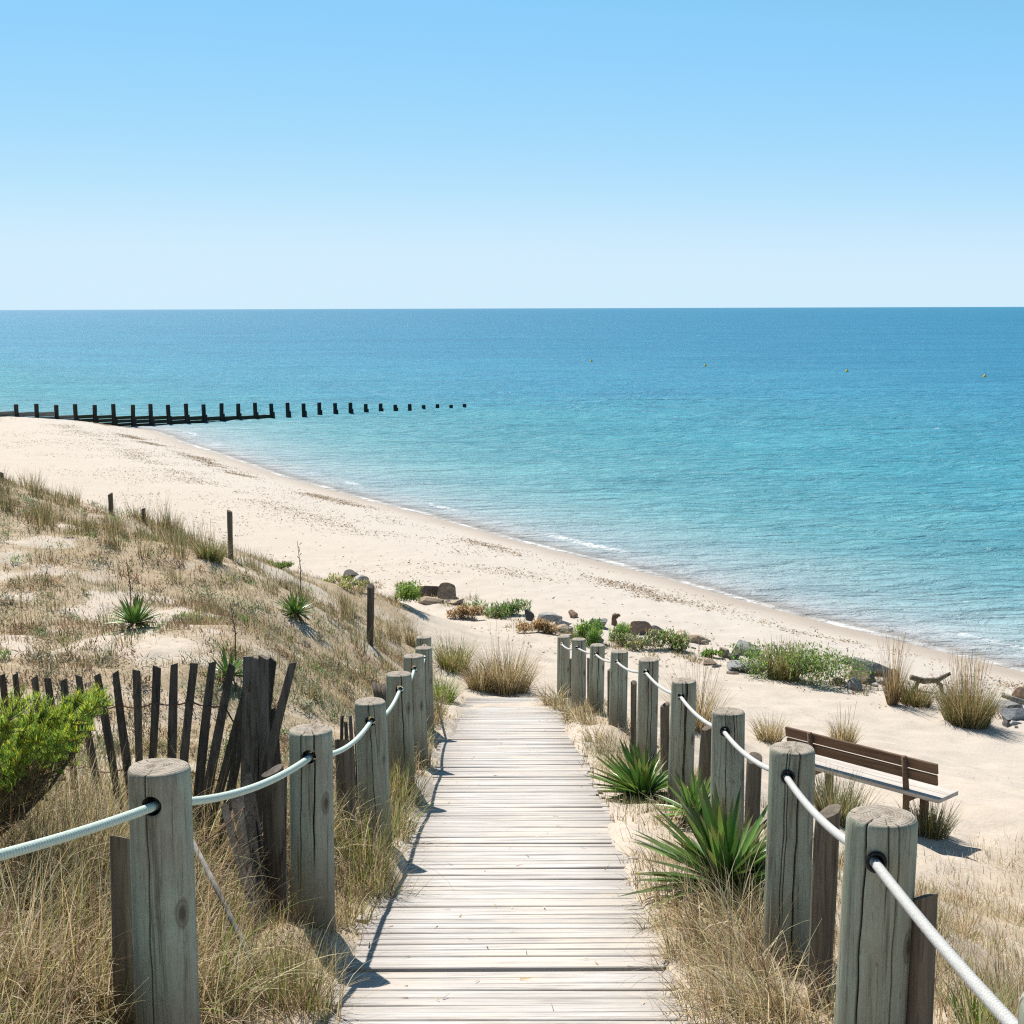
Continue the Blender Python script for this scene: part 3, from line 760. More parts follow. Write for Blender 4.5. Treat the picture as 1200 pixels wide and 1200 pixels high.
mb.tube(a + (b - a) * tt + np.c_[np.zeros(14), np.zeros(14), -.03 * np.sin(tt[:, 0] * PI)], .003, 6)
tag(mb.build('wire', M_rust, origin=b), 'rusty loose wire strung from the first left post to the slumped palings', 'wire')
a = pt(437, 799, 11.0); b = pt(452, 850, 10.7); mb = MB()
for s in (0, .035, .075): plank_between(a + [s * 1.0, 0, -s * .2], b + [s * .8, 0, -.2], .03, .014, int(s * 900), mb)
tag(mb.build('paling_ends', M_slat, origin=b), 'dark tops of broken palings poking out left of the fourth left post', 'palings')
a = pt(405, 838, 9.0); mb = MB()
for k, s in enumerate((-.03, .0, .03, .055)):
    q = a + [s, 0, -.04 * (k % 2)]; plank_between(q, [q[0] + s * .3, q[1], hz(q[0], q[1]) - .1], .022, .012, 300 + k, mb)
tag(mb.build('paling_ends', M_slat, origin=[a[0], a[1], hz(a[0], a[1])]), 'upright dark palings behind the rope between the second and third left posts', 'palings')

# ------------------------------------------------------------------ bench
P1 = pt(1096, 898, 15.0); P0 = pt(918, 853, z=P1[2])
ax = P1 - P0; BL = np.linalg.norm(ax); ang = math.atan2(ax[1], ax[0]); mid = (P0 + P1) / 2
gz = hz(mid[0], mid[1]); bh = P1[2] - gz
bench = empty('park_bench', (mid[0], mid[1], gz), 'weathered brown wooden bench with a sunlit-coloured seat, facing the sea from the sand', 'bench', None, ang)
seat_h = bh - .355; lean = .16
for k, (z, nm) in enumerate(((bh - .055, 0), (bh - .185, 1))):
    mb = MB(); mb.box((0, 0, 0), (BL - .02 * k, .03, .112), Rx(lean), ch=.004)
    mb.build('backrest_board', M_bench, bench, (0, .03 - (bh - z) * -.0 + (bh - z) * .16, z), smooth=False)
for k in (0, 1):
    mb = MB(); mb.box((0, 0, 0), (BL + .02, .192, .045), ch=.004)
    mb.build('seat_board', M_bseat, bench, (.05, .075 + k * .20, seat_h - .02), smooth=False)
for sx in (-1, 1):
    x = sx * (BL / 2 - .36)
    mb = MB(); mb.tube([(0, .06, -.2), (0, .04, seat_h), (0, -.022, bh + .015)], [.036, .034, .03], 10); mb.build('upright', M_bench, bench, (x, 0, 0))
    mb = MB(); mb.box((0, .14, (seat_h - .06) / 2 - .1 + .05), (.07, .07, seat_h - .06 + .2), ch=.004); mb.build('leg', M_bench, bench, (x + .1, .10, -.045), smooth=False)
    mb = MB(); mb.box((0, .17, seat_h - .076), (.05, .36, .06), ch=.004); mb.build('bearer', M_bench, bench, (x + .05, 0, 0), smooth=False)

# ------------------------------------------------------------------ groyne
GA = np.array([-17.7, 107.]); GB = np.array([-3.8, 119.]); gdv = GB - GA; gdl = np.linalg.norm(gdv); gdu = gdv / gdl
gpx = [-26, -3, 19.7, 43, 66.3, 89, 111, 133.6, 155.7, 177, 198, 218.8, 239.3, 259.7, 279.5, 299.5, 318.7, 337.7, 356.3, 374.5, 393.3, 411, 429, 446.3, 463.7, 480.7, 496.8, 513, 529, 544.7]
gtop = [472, 472.5, 472, 471.5, 473, 472, 473, 472, 473, 472, 473, 471.7, 472.7, 471.5, 472, 471, 472, 471, 472, 471, 471.7, 471.3, 472.8, 472.3, 473.7, 473, 474.2, 473.3, 474.2, 473]
def groyne_at(px):
    vx = ray(px, 480); r = vx[0] / vx[1]
    t = (r * GA[1] - GA[0]) / (gdv[0] - r * gdv[1]); return GA + gdv * t
gpos = [groyne_at(p) for p in gpx]
gang = math.atan2(gdu[1], gdu[0])
groyne = empty('groyne', (gpos[9][0], gpos[9][1], 0), 'long dark timber groyne wall running from the beach into the sea', 'groyne')
go = np.array(groyne.location)
for k, (p, px, py) in enumerate(zip(gpos, gpx, gtop)):
    top = pt(px, py, Y=p[1])[2]; zb = min(hz(p[0], p[1]), 0) - .5; mb = MB()
    mb.box((0, 0, (top + zb) / 2), (.23, .23, top - zb), Rz(gang), ch=.02)
    if k < 25 and px > 40:   # short packing timber bolted to the seaward side
        zt = max(.25, .42 * top); o_ = Rz(gang) @ np.array([.165, -.03, 0])
        mb.box((o_[0], o_[1], (zt + zb) / 2), (.11, .16, zt - zb), Rz(gang), ch=.02)
    if px < 320: mb.build('pile', M_groyne, groyne, (p[0] - go[0], p[1] - go[1], 0), smooth=False).rotation_euler = (random.uniform(-.03, .03), random.uniform(-.03, .03), 0)
    else:
        o = mb.build('groyne_pile', M_groyne, loc=(p[0], p[1], 0), smooth=False); o.rotation_euler = (random.uniform(-.04, .04), random.uniform(-.04, .04), 0)
        tag(o, 'dark timber pile standing alone in the sea beyond the end of the groyne wall', 'pile', 'piles standing in the sea beyond the groyne wall')
wall_top = {0: 480, 1: 480, 2: 481, 3: 481, 4: 485, 5: 484.5, 6: 485, 7: 486, 8: 486, 9: 486, 10: 486.3, 11: 486.5, 12: 487, 13: 486.5, 14: 486, 15: 485}
for k in range(16):
    a, b = gpos[k], gpos[k + 1]; m_ = (a + b) / 2; xm = (gpx[k] + gpx[k + 1]) / 2
    top = pt(xm, wall_top[k], Y=m_[1])[2]; zb = min(0, hz(m_[0], m_[1])) - .6
    L = np.linalg.norm(b - a) - .24; mb = MB(); nb = 6; rr = random.Random(k)
    hh = (top - zb) / nb
    for q in range(nb):
        mb.box((0, rr.uniform(-.012, .012), zb + hh * (q + .5)), (L, .09, hh - .03), Rz(gang + rr.uniform(-.004, .004)), ch=.008)
    mb.build('planking', M_gplank if k < 5 else M_weed, groyne, (m_[0] - go[0], m_[1] - go[1], 0), smooth=False)

# buoys
for k, (px, py, lab) in enumerate([(693.5, 424, 'tiny yellow buoy, leftmost of the four on the open sea'), (827, 430, 'tiny yellow buoy second from the left on the open sea'), (993, 437, 'tiny yellow buoy third from the left on the open sea'), (1154.5, 443.5, 'tiny yellow buoy nearest the right edge on the open sea')]):
    q = pt(px, py, z=0); e = empty('buoy', (q[0], q[1], 0), lab, 'buoy', 'yellow buoys marking the bathing water'); e.scale = (.62, .62, .62)
    prof = [(0, -.25), (.2, -.2), (.3, -.02), (.32, .1), (.28, .24), (.16, .4), (.07, .5), (.05, .62), (0, .64)]
    n = 16; V = np.vstack([[[r * math.cos(t * 2 * PI / n), r * math.sin(t * 2 * PI / n), z] for t in range(n)] for r, z in prof])
    i = np.arange(len(prof) - 1)[:, None] * n; j = np.arange(n)[None]; jn = (j + 1) % n
    mb = MB(); mb.add(V, np.stack([i + j, i + jn, i + jn + n, i + j + n], -1).reshape(-1, 4)); mb.build('float', M_yellow, e)
    mb = MB(); mb.tube([(0.06 * math.cos(t), 0, .68 + .06 * math.sin(t)) for t in np.linspace(0, 2 * PI, 14)], .014, 6, caps=False); mb.build('lifting_ring', M_black, e)
# ------------------------------------------------------------------ rocks
def rock_mesh(sx, sy, sz, seed, tint):
    bm = bmesh.new(); bmesh.ops.create_icosphere(bm, subdivisions=4, radius=1)
    rr = np.random.default_rng(seed)
    pl = [(v / np.linalg.norm(v), rr.uniform(.38, .85)) for v in rr.normal(size=(13, 3))]
    V = np.array([v.co[:] for v in bm.verts])
    for nrm, dd in pl:
        k = V @ nrm - dd; V -= np.outer(np.maximum(k, 0) * .985, nrm)
    V *= 1 + .10 * (fbm(V[:, 0] + seed, V[:, 1] + V[:, 2] * .7, 2.4, 90) - .5)[:, None]
    V = V * [sx, sy, sz]
    for v, c in zip(bm.verts, V): v.co = c
    m = bpy.data.meshes.new('rock'); bm.to_mesh(m); bm.free()
    m.polygons.foreach_set('use_smooth', np.ones(len(m.polygons), bool)); m.set_sharp_from_angle(angle=.32)
    set_attr(m, 'tint', np.tile(tint, (len(m.vertices), 1))); return m
GREY = (.24, .245, .25); DARK = (.10, .095, .09); TAN = (.42, .33, .24); PALE = (.36, .35, .33); RED = (.40, .27, .19); BLUE = (.27, .28, .29); BRN = (.19, .145, .11)
ROCKS = [(408, 679, 24, 9, DARK, 'flat dark rock at the far left of the rock line, by the dune foot'), (421, 686, 20, 9, PALE, 'pale rock half hidden behind the dark dune-foot stake'),
         (500, 700, 26, 14, BRN, 'brown rock at the left of the small dark pile by the green tuft'), (524, 703, 28, 15, BRN, 'brown rock at the right of the small dark pile, taller than its twin'),
         (508, 709, 30, 8, TAN, 'flat tan slab below the small dark pile, left one'), (534, 710, 24, 6, TAN, 'flat tan slab below the small dark pile, right one'),
         (621, 729, 17, 13, DARK, 'dark block at the left end of the stone heap left of the far right posts'), (644, 730, 26, 12, PALE, 'pale slanted slab in the stone heap left of the far right posts'),
         (658, 735, 20, 10, GREY, 'grey rock low in the stone heap left of the far right posts'), (673, 725, 14, 8, RED, 'small reddish rock on the beach behind the stone heap'),
         (656, 742, 24, 7, TAN, 'flat tan slab at the foot of the stone heap, just above the farthest right post'), (702, 738, 20, 14, GREY, 'grey rock between the two green plants behind the right posts'),
         (745, 746, 32, 17, RED, 'rounded reddish rock behind the green plants'), (771, 746, 24, 9, DARK, 'low dark grey rock right of the reddish one'), (816, 756, 38, 13, TAN, 'broad orange-tan boulder lying alone on the sand'),
         (700, 756, 20, 8, PALE, 'pale stone just above the seventh right post'), (848, 772, 16, 14, TAN, 'upright tan stone left of the blue-grey slabs'), (874, 771, 34, 17, BLUE, 'upper blue-grey slab left of the big green clump'),
         (860, 776, 14, 8, DARK, 'dark stone wedged between the blue-grey slabs'), (870, 789, 42, 10, BLUE, 'lower flat blue-grey slab left of the big green clump'), (832, 781, 22, 5, BRN, 'thin flat brown stone on the sand left of the slabs'),
         (858, 792, 12, 4, BRN, 'small brown stone in front of the lower slab'),
         (998, 783, 26, 9, DARK, 'dark low rock behind the grey slab right of the big green clump'), (1022, 793, 44, 19, BLUE, 'large grey slab right of the big green clump'), (1015, 803, 34, 16, BRN, 'dark pointed rock in front of the large grey slab'),
         (1000, 812, 26, 11, GREY, 'small grey rock in front of the pointed one'), (1048, 797, 22, 12, GREY, 'grey rock behind the tall reddish grass spikes'),
         (1190, 848, 44, 13, BLUE, 'flat grey slab at the right edge beside the marram clump'), (1190, 836, 40, 10, GREY, 'upper grey slab at the right edge'), (1197, 822, 18, 12, RED, 'pinkish stone at the right edge behind the slabs')]
for k, (px, py, w, h, c, lab) in enumerate(ROCKS):
    g = ground_pt(px, py - 1); d = g[1] * 1.02; sx = w / 2 * d / 1700 * 1.3; sz = h * d / 1700 * 1.05
    m = rock_mesh(sx, sx * random.uniform(.7, 1.0), max(sz, .05), 400 + k, c)
    y = g[1] + sx * .5
    o = link('rock', m, M_rock, loc=(float(g[0]), float(y), hz(g[0], y) + sz * .12)); o.rotation_euler = (random.uniform(-.12, .12), random.uniform(-.1, .1), random.uniform(-.5, .5))
    tag(o, lab, 'rock', 'rocks lining the top of the beach')
for k in range(46):
    px, py = [(640, 736), (655, 740), (625, 734), (740, 752), (770, 752), (800, 762), (850, 780), (880, 786), (1000, 800), (1030, 806), (1050, 806), (1190, 850), (515, 706), (760, 756)][k % 14]
    g = ground_pt(px + rng.normal() * 14, py + rng.normal() * 4); sx = rng.uniform(.07, .2)
    o = link('small_stone', rock_mesh(sx, sx * rng.uniform(.6, 1), sx * rng.uniform(.35, .7), 700 + k, [GREY, PALE, BLUE, TAN, BRN, DARK][k % 6]), M_rock, loc=(float(g[0]), float(g[1]), float(g[2]) + sx * .08)); o.rotation_euler = (0, 0, rng.uniform(0, 6))
    tag(o, 'small loose stone lying between the larger rocks', 'stone', 'small stones among the larger rocks')
# driftwood
g = ground_pt(719, 733); mb = MB(); s = 31 / 1700.
mb.tube([(0, 0, -.1), (.01, 0, 4 * s), (0, 0, 8 * s), (.03, .01, 11 * s), (.05, 0, 13.5 * s)], [.075, .065, .055, .075, .05], 10)
mb.tube([(.02, 0, 10.5 * s), (.10, .01, 12.2 * s), (.14, 0, 11.6 * s)], [.05, .04, .02], 8)
tag(mb.build('driftwood_stump', M_bench, loc=g), 'small reddish brown driftwood stump standing up among the rocks', 'driftwood')
g = ground_pt(1088, 812); mb = MB()
mb.tube([(-.35, 0, .28), (-.1, .02, .2), (.15, 0, .22), (.38, -.03, .36)], [.05, .06, .05, .03], 9); mb.tube([(.1, 0, .22), (.25, .1, .1), (.3, .15, -.1)], [.045, .04, .03], 8); mb.tube([(-.2, 0, .24), (-.25, .05, .0), (-.26, .06, -.1)], [.04, .04, .04], 8)
tag(mb.build('driftwood_branch', M_stake, loc=g), 'dark forked driftwood branch lying between the grass clumps at right', 'driftwood')
g = ground_pt(1188, 832); mb = MB()
mb.tube([(-.3, -.2, .30), (-.1, -.25, .24), (.3, -.3, .12), (.7, -.35, .0)], [.04, .05, .05, .05], 9); mb.tube([(-.25, -.3, .02), (.2, -.38, .06), (.7, -.45, .0)], [.035, .04, .04], 9)
tag(mb.build('driftwood_branch', M_grey, loc=g), 'grey driftwood branches lying across the slabs at the right edge', 'driftwood')

#PL0
# ------------------------------------------------------------------ plants
STRAW = np.array((.52, .40, .215)); PALE_S = np.array((.66, .55, .37)); BROWN = np.array((.20, .135, .07)); OLIVE = np.array((.20, .195, .065))
GREEN = np.array((.11, .215, .045)); LIME = np.array((.24, .32, .05)); GREYG = np.array((.215, .225, .135)); ROSE = np.array((.33, .205, .115)); YELL = np.array((.52, .46, .04))
def palette(n, cols, wts, jit=.22, r=None):
    r = rng if r is None else r
    c = np.array(cols)[r.choice(len(cols), n, p=np.array(wts) / sum(wts))]
    return np.clip(c * (1 + jit * r.normal(size=(n, 1))) * (1 + .06 * r.normal(size=(n, 3))), .01, .8)
class Blades:
    """ribbon-like grass blades gathered into one mesh"""
    def __init__(s): s.V = []; s.Q = []; s.C = []; s.n = 0
    def add(s, P, h, az, lean, curl, w, tint, segs=4, tip=.15, droop=0):
        P = np.asarray(P, float); N = len(P); h = np.broadcast_to(h, (N,)); az = np.broadcast_to(az, (N,)); lean = np.broadcast_to(lean, (N,)); curl = np.broadcast_to(curl, (N,)); w = np.broadcast_to(w, (N,))
        t = np.linspace(0, 1, segs + 1); tm = (t[1:] + t[:-1]) / 2
        th = lean[:, None] + curl[:, None] * tm[None] ** 1.3
        ds = h[:, None] / segs
        dx = np.concatenate([np.zeros((N, 1)), np.cumsum(np.sin(th) * ds, 1)], 1); dz = np.concatenate([np.zeros((N, 1)), np.cumsum(np.cos(th) * ds, 1)], 1)
        wig = (rng.normal(size=N) * .06 * h)[:, None] * t[None] ** 2
        ctr = np.stack([P[:, :1] + dx * np.cos(az)[:, None] - wig * np.sin(az)[:, None], P[:, 1:2] + dx * np.sin(az)[:, None] + wig * np.cos(az)[:, None], P[:, 2:3] + dz], -1)
        sa = az + PI / 2 + rng.normal(size=N) * .5
        prof = np.maximum((1 - t ** 1.6), tip)
        side = np.stack([np.cos(sa), np.sin(sa), rng.normal(size=N) * .25], -1)[:, None] * (w[:, None] * prof[None] / 2)[..., None]
        V = np.stack([ctr - side, ctr + side], 2).reshape(-1, 3)
        k = segs + 1; b = (np.arange(N) * k * 2)[:, None] + (np.arange(segs) * 2)[None]; b = b.ravel() + s.n
        s.Q.append(np.stack([b, b + 1, b + 3, b + 2], -1)); s.V.append(V)
        s.C.append(np.repeat(tint, k * 2, 0)); s.n += len(V)
    def build(s, name, mat=None, loc=None):
        V = np.vstack(s.V)
        if loc is not None: V = V - np.asarray(loc, float)
        me = np_mesh(name, V, np.vstack(s.Q)); set_attr(me, 'tint', np.vstack(s.C))
        return link(name, me, M_grass if mat is None else mat, loc=None if loc is None else [float(c) for c in loc])
def on_ground(x, y, dz=-.01): return np.c_[x, y, height(x, y) + dz]
def scatter(n, x0, x1, y0, y1, dens):
    x = rng.uniform(x0, x1, n); y = rng.uniform(y0, y1, n); k = rng.random(n) < dens(x, y); return x[k], y[k]
def off_deck(x, y): return sstep(.50, .62, np.abs(x + .01 + .004 * np.maximum(y - 8, 0))) + (y > 19.7)

# short dry growth all over the dune
B = Blades()
def cover(n, x0, x1, y0, y1, dens, hh, ww, cols, wts, lean=1.05, seed=0):
    x, y = scatter(n, x0, x1, y0, y1, dens)
    pt_ = fbm(x, y, 1.1, 120 + seed); m = len(x)
    h = rng.uniform(*hh, m) * (.25 + 1.2 * fbm(x, y, 1.7, 130 + seed) ** 1.5)
    c = palette(m, cols, wts); g = sstep(.50, .66, fbm(x, y, .7, 140 + seed))[:, None]
    c = c * (1 - g) + palette(m, [OLIVE, GREYG], [1, 1.3]) * g
    r_ = (sstep(.56, .68, fbm(x, y, .9, 150 + seed)) * .8)[:, None]; c = c * (1 - r_) + palette(m, [ROSE, BROWN], [1.4, .8]) * r_
    B.add(on_ground(x, y), h, rng.uniform(0, 2 * PI, m), np.abs(rng.normal(size=m)) * lean, rng.normal(size=m) * .7, rng.uniform(*ww, m), c, 3)
dl = lambda x, y: veg_mask(x, y) * (.12 + .9 * sstep(.40, .58, fbm(x, y, 1.9, 160, 4))) * (x < 0)
cover(80000, -5, -.7, 4.5, 10.5, dl, (.05, .16), (.003, .0055), [STRAW, PALE_S, BROWN, OLIVE], [4, 2.5, 1.6, 1], seed=0)
cover(120000, -7.5, -.7, 10, 16.5, dl, (.05, .16), (.004, .0075), [STRAW, PALE_S, BROWN, OLIVE], [4, 2.4, 1.6, 1], seed=1)
cover(110000, -11, -1, 16, 31, dl, (.06, .2), (.005, .010), [STRAW, PALE_S, BROWN, OLIVE], [4, 2, 1.8, 1.2], seed=2)
# upright brown tussocks on the dune
def tussock(b, x, y, n, h, r, cols, wts, w, spread=.35, curl=.5, segs=4, az0=None, hv=.35):
    a = rng.uniform(0, 2 * PI, n); rr = r * np.sqrt(rng.random(n)); px = x + rr * np.cos(a); py = y + rr * np.sin(a)
    az = a + rng.normal(size=n) * .7
    if az0 is not None: k = rng.random(n) < .6; az = np.where(k, az0 + rng.normal(size=n) * .6, az)
    b.add(on_ground(px, py), h * rng.uniform(1 - hv * 1.6, 1 + hv * .5, n), az, np.abs(rng.normal(size=n)) * spread, np.abs(rng.normal(size=n)) * curl, w * rng.uniform(.7, 1.3, n), palette(n, cols, wts), segs)
for k in range(90):
    y = rng.uniform(12, 23.5); x = rng.uniform(-.40 * y - .4, -1.6)
    if veg_mask(x, y) < .4: continue
    crest = sstep(16, 20, y)
    tussock(B, x, y, int(25 + 40 * crest), rng.uniform(.18, .32) + .22 * crest * rng.random(), .10, [BROWN, STRAW, OLIVE, GREYG], [2, 2, 1.6, 1], .007, .22, .25, 3)
for k in range(44):      # denser along the crest at far left
    y = rng.uniform(18.5, 23.3); x = rng.uniform(-.40 * y, -.23 * y)
    tussock(B, x, y, 70, rng.uniform(.18, .36), .16, [OLIVE, STRAW, BROWN, GREYG], [2, 2.4, 1.6, 1], .007, .25, .3, 3)
for k in range(800):     # low dark herbs and moss cushions
    y = rng.uniform(9, 23); x = rng.uniform(-.42 * y - .3, -1.1)
    if veg_mask(x, y) < .35: continue
    m = int(rng.uniform(30, 90)); r_ = rng.uniform(.05, .2); P = on_ground(x + r_ * rng.normal(size=m) * .6, y + r_ * rng.normal(size=m) * .6, .0); P[:, 2] += rng.uniform(0, .07, m)
    ck = palette(1, [GREYG, OLIVE, BROWN, ROSE, GREEN], [2.4, 1.6, 1.6, .8, .7])[0]
    B.add(P, rng.uniform(.03, .07, m), rng.uniform(0, 2 * PI, m), rng.uniform(.2, 1.5, m), .3, rng.uniform(.006, .013, m), np.clip(ck * (1 + .3 * rng.normal(size=(m, 1))), .02, .6), 2)
tag(B.build('dune_grass'), 'short dry straw and grey-green grass covering the dune left of the boardwalk', 'grass', kind='stuff')

# long marram in the left foreground
B = Blades()
LONG = [STRAW, PALE_S, OLIVE, BROWN, LIME]
for k in range(150):
    y = rng.uniform(2.5, 8.6); x = rng.uniform(-.42 * y - .25, -.92)
    if y < 4.05 and x / y > -.30 - .02: continue
    if y < 3.0 and x / y > -.36: continue
    pxx = 600 + 1700 * x / y
    if 215 < pxx < 345 and 4.4 < y < 6.4 and rng.random() < .8: continue
    h = rng.uniform(.38, .62) * np.interp(y, [2.5, 4, 6, 8.6], [.75, .85, .95, .75]); 
    tussock(B, x, y, 150, h, .15, LONG, [3, 3.2, 1.8, 3, .5], .0048, .45, 1.25, 7, az0=-.6, hv=.45)
for k in range(34):      # under the broom bush
    y = rng.uniform(5.2, 6.4); x = rng.uniform(-.37 * y, -.27 * y)
    tussock(B, x, y, 120, rng.uniform(.35, .6), .15, [STRAW, BROWN, PALE_S, OLIVE], [2, 3, 2, 1], .0045, .6, 1.2, 6)
for k in range(26):      # low tangle in front of the first post
    y = rng.uniform(2.9, 3.8); x = rng.uniform(-1.15, -.80)
    tussock(B, x, y, 60, rng.uniform(.12, .22), .1, LONG, [4, 2.4, 2.2, 1.8, .4], .0035, .5, .9, 5)
for k in range(60):      # along the left posts, leaning over the boards' edge
    y = rng.uniform(4.2, 16.5); x = rng.uniform(-1.15, -.70) - (.06 if y > 9 else 0)
    if 5.05 < y < 5.6: x -= .25
    tussock(B, x, y, 110, rng.uniform(.20, .36), .13, [STRAW, OLIVE, PALE_S, BROWN, LIME], [3, 2.6, 1.6, 1.6, .7], np.interp(y, [4, 16], [.0036, .007]), .4, .8, 5)
for (px, py, hh, n) in [(455, 985, .34, 220), (470, 940, .36, 220), (300, 1160, .20, 110), (265, 1175, .24, 120), (345, 1180, .22, 120), (250, 1130, .26, 90), (400, 1080, .25, 120), (440, 1040, .25, 150), (430, 1010, .42, 150)]:
    g = ground_pt(px, py); tussock(B, g[0], g[1], n, hh, .13, [STRAW, OLIVE, LIME, BROWN], [2.4, 3, 1.2, 1.4], .004, .5, 1.0, 6)
x, y = scatter(14000, -1.5, -.62, 3.5, 7.5, lambda x, y: .25 + .75 * veg_mask(x, y)); m = len(x)
B.add(on_ground(x, y), rng.uniform(.03, .13, m), rng.uniform(0, 2 * PI, m), np.abs(rng.normal(size=m)) * .6 + .6, rng.normal(size=m) * .8, rng.uniform(.002, .004, m), palette(m, [STRAW, BROWN, PALE_S, GREYG], [2.5, 2.5, 2, 1]), 3)
x, y = scatter(30000, -4, -.62, 2.5, 9, lambda x, y: veg_mask(x, y) * (x / y > -.46)); m = len(x)
B.add(on_ground(x, y), rng.uniform(.05, .2, m), rng.uniform(0, 2 * PI, m), np.abs(rng.normal(size=m)) * .9, rng.normal(size=m) * .8, rng.uniform(.002, .004, m), palette(m, [STRAW, BROWN, PALE_S, OLIVE], [3, 2.5, 1.5, 1]), 4)
tag(B.build('marram_grass'), 'long straw-coloured marram grass bending around the left posts in the foreground', 'grass', kind='stuff')

# dry turf and tufts on the right
B = Blades()
dr = lambda x, y: veg_mask(x, y) * (.3 + .8 * sstep(.38, .6, fbm(x, y, 1.8, 170))) * (x > .55)
for (n, y0, y1, w0, w1, x1) in ((70000, 3, 8, .0026, .0045, 4), (70000, 8, 15, .004, .0065, 7.5), (14000, 15, 20, .005, .008, 3)):
    x, y = scatter(n, .6, x1, y0, y1, dr); m = len(x)
    c = palette(m, [STRAW, PALE_S, BROWN, ROSE, OLIVE], [4, 3.4, 1.2, 1.0, .7]); g = sstep(.55, .7, fbm(x, y, .8, 175))[:, None]
    c = c * (1 - g) + palette(m, [OLIVE, GREYG], [1, 1]) * g
    B.add(on_ground(x, y), rng.uniform(.05, .15, m), rng.uniform(0, 2 * PI, m), np.abs(rng.normal(size=m)) * .75, rng.normal(size=m) * .8, rng.uniform(w0, w1, m), c, 3)
for k in range(70):
    y = rng.uniform(4.2, 13); x = rng.uniform(1.5, 1.5 + .30 * y)
    if veg_mask(x, y) < .35: continue
    tussock(B, x, y, 45, rng.uniform(.14, .3), .08, [STRAW, PALE_S, OLIVE, BROWN], [4, 2, 1, 1.4], .0045, .4, .6, 4)
for (px, py, hh, n) in [(815, 1120, .30, 150), (850, 1110, .40, 190), (870, 1150, .38, 190), (835, 1165, .24, 120), (800, 1080, .24, 120), (885, 1185, .36, 170), (905, 1200, .36, 170), (860, 1195, .22, 110), (780, 1050, .18, 110), (770, 1090, .14, 120), (790, 1130, .14, 110), (815, 1180, .14, 110), (840, 1200, .18, 130), (930, 1200, .30, 150), (960, 1190, .26, 100), (700, 870, .26, 120),
                       (690, 850, .28, 140), (675, 842, .32, 150), (660, 836, .36, 160), (648, 826, .40, 200), (715, 880, .24, 100), (760, 1010, .15, 90), (870, 1090, .42, 150), (892, 1130, .44, 150)]:
    g = ground_pt(px, py); tussock(B, g[0], g[1], n, hh, .13, [STRAW, PALE_S, BROWN, OLIVE], [3, 3, 2.6, 1.2], np.interp(g[1], [4, 18], [.0042, .008]), .65, 1.4, 6, az0=PI, hv=.5)
for k in range(26):
    y = rng.uniform(5, 19); x = rng.uniform(.78, 1.35)
    tussock(B, x, y, 70, rng.uniform(.12, .26), .12, [STRAW, PALE_S, BROWN, OLIVE], [4, 2, 1.6, 1], np.interp(y, [4, 18], [.0036, .007]), .5, .9, 4)
for k in range(90):      # thin dry tufts spilling over the edges of the boards
    y = rng.uniform(4.6, 19); x = rng.choice([-1, 1], p=[.35, .65]) * rng.uniform(.54, .74) - .004 * max(y - 8, 0)
    tussock(B, x, y, 26, rng.uniform(.05, .13), .09, [STRAW, PALE_S, BROWN, OLIVE], [3, 2, 2, 1], np.interp(y, [4, 18], [.003, .006]), .8, .9, 4)
for k in range(110):     # low dry growth tying the rock line together
    t = rng.random(); px = np.interp(t, [0, .25, .5, .75, 1], [400, 560, 700, 870, 1190]) + rng.normal() * 10; py = np.interp(px, [395, 520, 640, 720, 870, 1020, 1200], [684, 706, 738, 760, 782, 806, 846]) + rng.normal() * 5
    g = ground_pt(px, py)
    tussock(B, g[0], g[1], 40, rng.uniform(.06, .2), .16, [ROSE, STRAW, BROWN, OLIVE, GREEN], [1.6, 2, 2, 1.4, 1], .012, .7, .6, 3)
tag(B.build('dry_grass'), 'dry straw-coloured grass around the right posts and on the slope beyond them', 'grass', kind='stuff')

# single clumps
GC = 'grass clumps standing in the sand'
def clump(px, py, wpx, hpx, n, cols, wts, label, name='grass_clump', spike=0, group=GC, spread=.32, w=.9, curl=.55, cat='grass clump'):
    g = ground_pt(px, py - 2); d = g[1] * CP; r = wpx / 2 * d / 1700; h = hpx * d / 1700 * 1.15; b = Blades(); y = g[1] + r * .5
    m = n; a = rng.uniform(0, 2 * PI, m); rr = r * .62 * np.sqrt(rng.random(m)); bx = g[0] + rr * np.cos(a); by = y + rr * np.sin(a)
    ww = max(.004, w * d / 1700 * .9)
    b.add(on_ground(bx, by), h * rng.uniform(.4, 1.0, m), a + rng.normal(size=m) * .6, rr / r * .45 + np.abs(rng.normal(size=m)) * spread * .7, np.abs(rng.normal(size=m)) * curl, ww * rng.uniform(.6, 1.2, m), palette(m, cols, wts), 4)
    if spike:
        a = rng.uniform(0, 2 * PI, spike); rr = r * .4 * np.sqrt(rng.random(spike))
        b.add(on_ground(g[0] + rr * np.cos(a), y + rr * np.sin(a)), h * rng.uniform(1.0, 1.45, spike), a, np.abs(rng.normal(size=spike)) * .10 + .03, rng.normal(size=spike) * .1, ww * .8, palette(spike, [ROSE, STRAW], [1, 1]), 5, tip=.7)
    o = b.build(name, loc=(g[0], y, hz(g[0], y))); return tag(o, label, cat, group)
SO = [STRAW, OLIVE, BROWN, PALE_S]
clump(592, 816, 84, 54, 1100, SO, [3, 1.4, 1.6, 2], 'rounded brown and straw grass clump at the lower end of the boardwalk', spike=14)
clump(562, 812, 46, 40, 400, SO, [2, 1, 2.6, 1], 'low brown grass clump at the lower end of the boardwalk, left of the rounded one')
clump(530, 790, 56, 44, 500, [OLIVE, LIME, STRAW], [2, 1.4, 1.6], 'yellow-green grass clump right behind the farthest left posts')
clump(517, 826, 44, 40, 380, [LIME, GREEN, STRAW], [2.2, 1.2, 1], 'light green grass clump at the left edge of the boardwalk near its lower end')
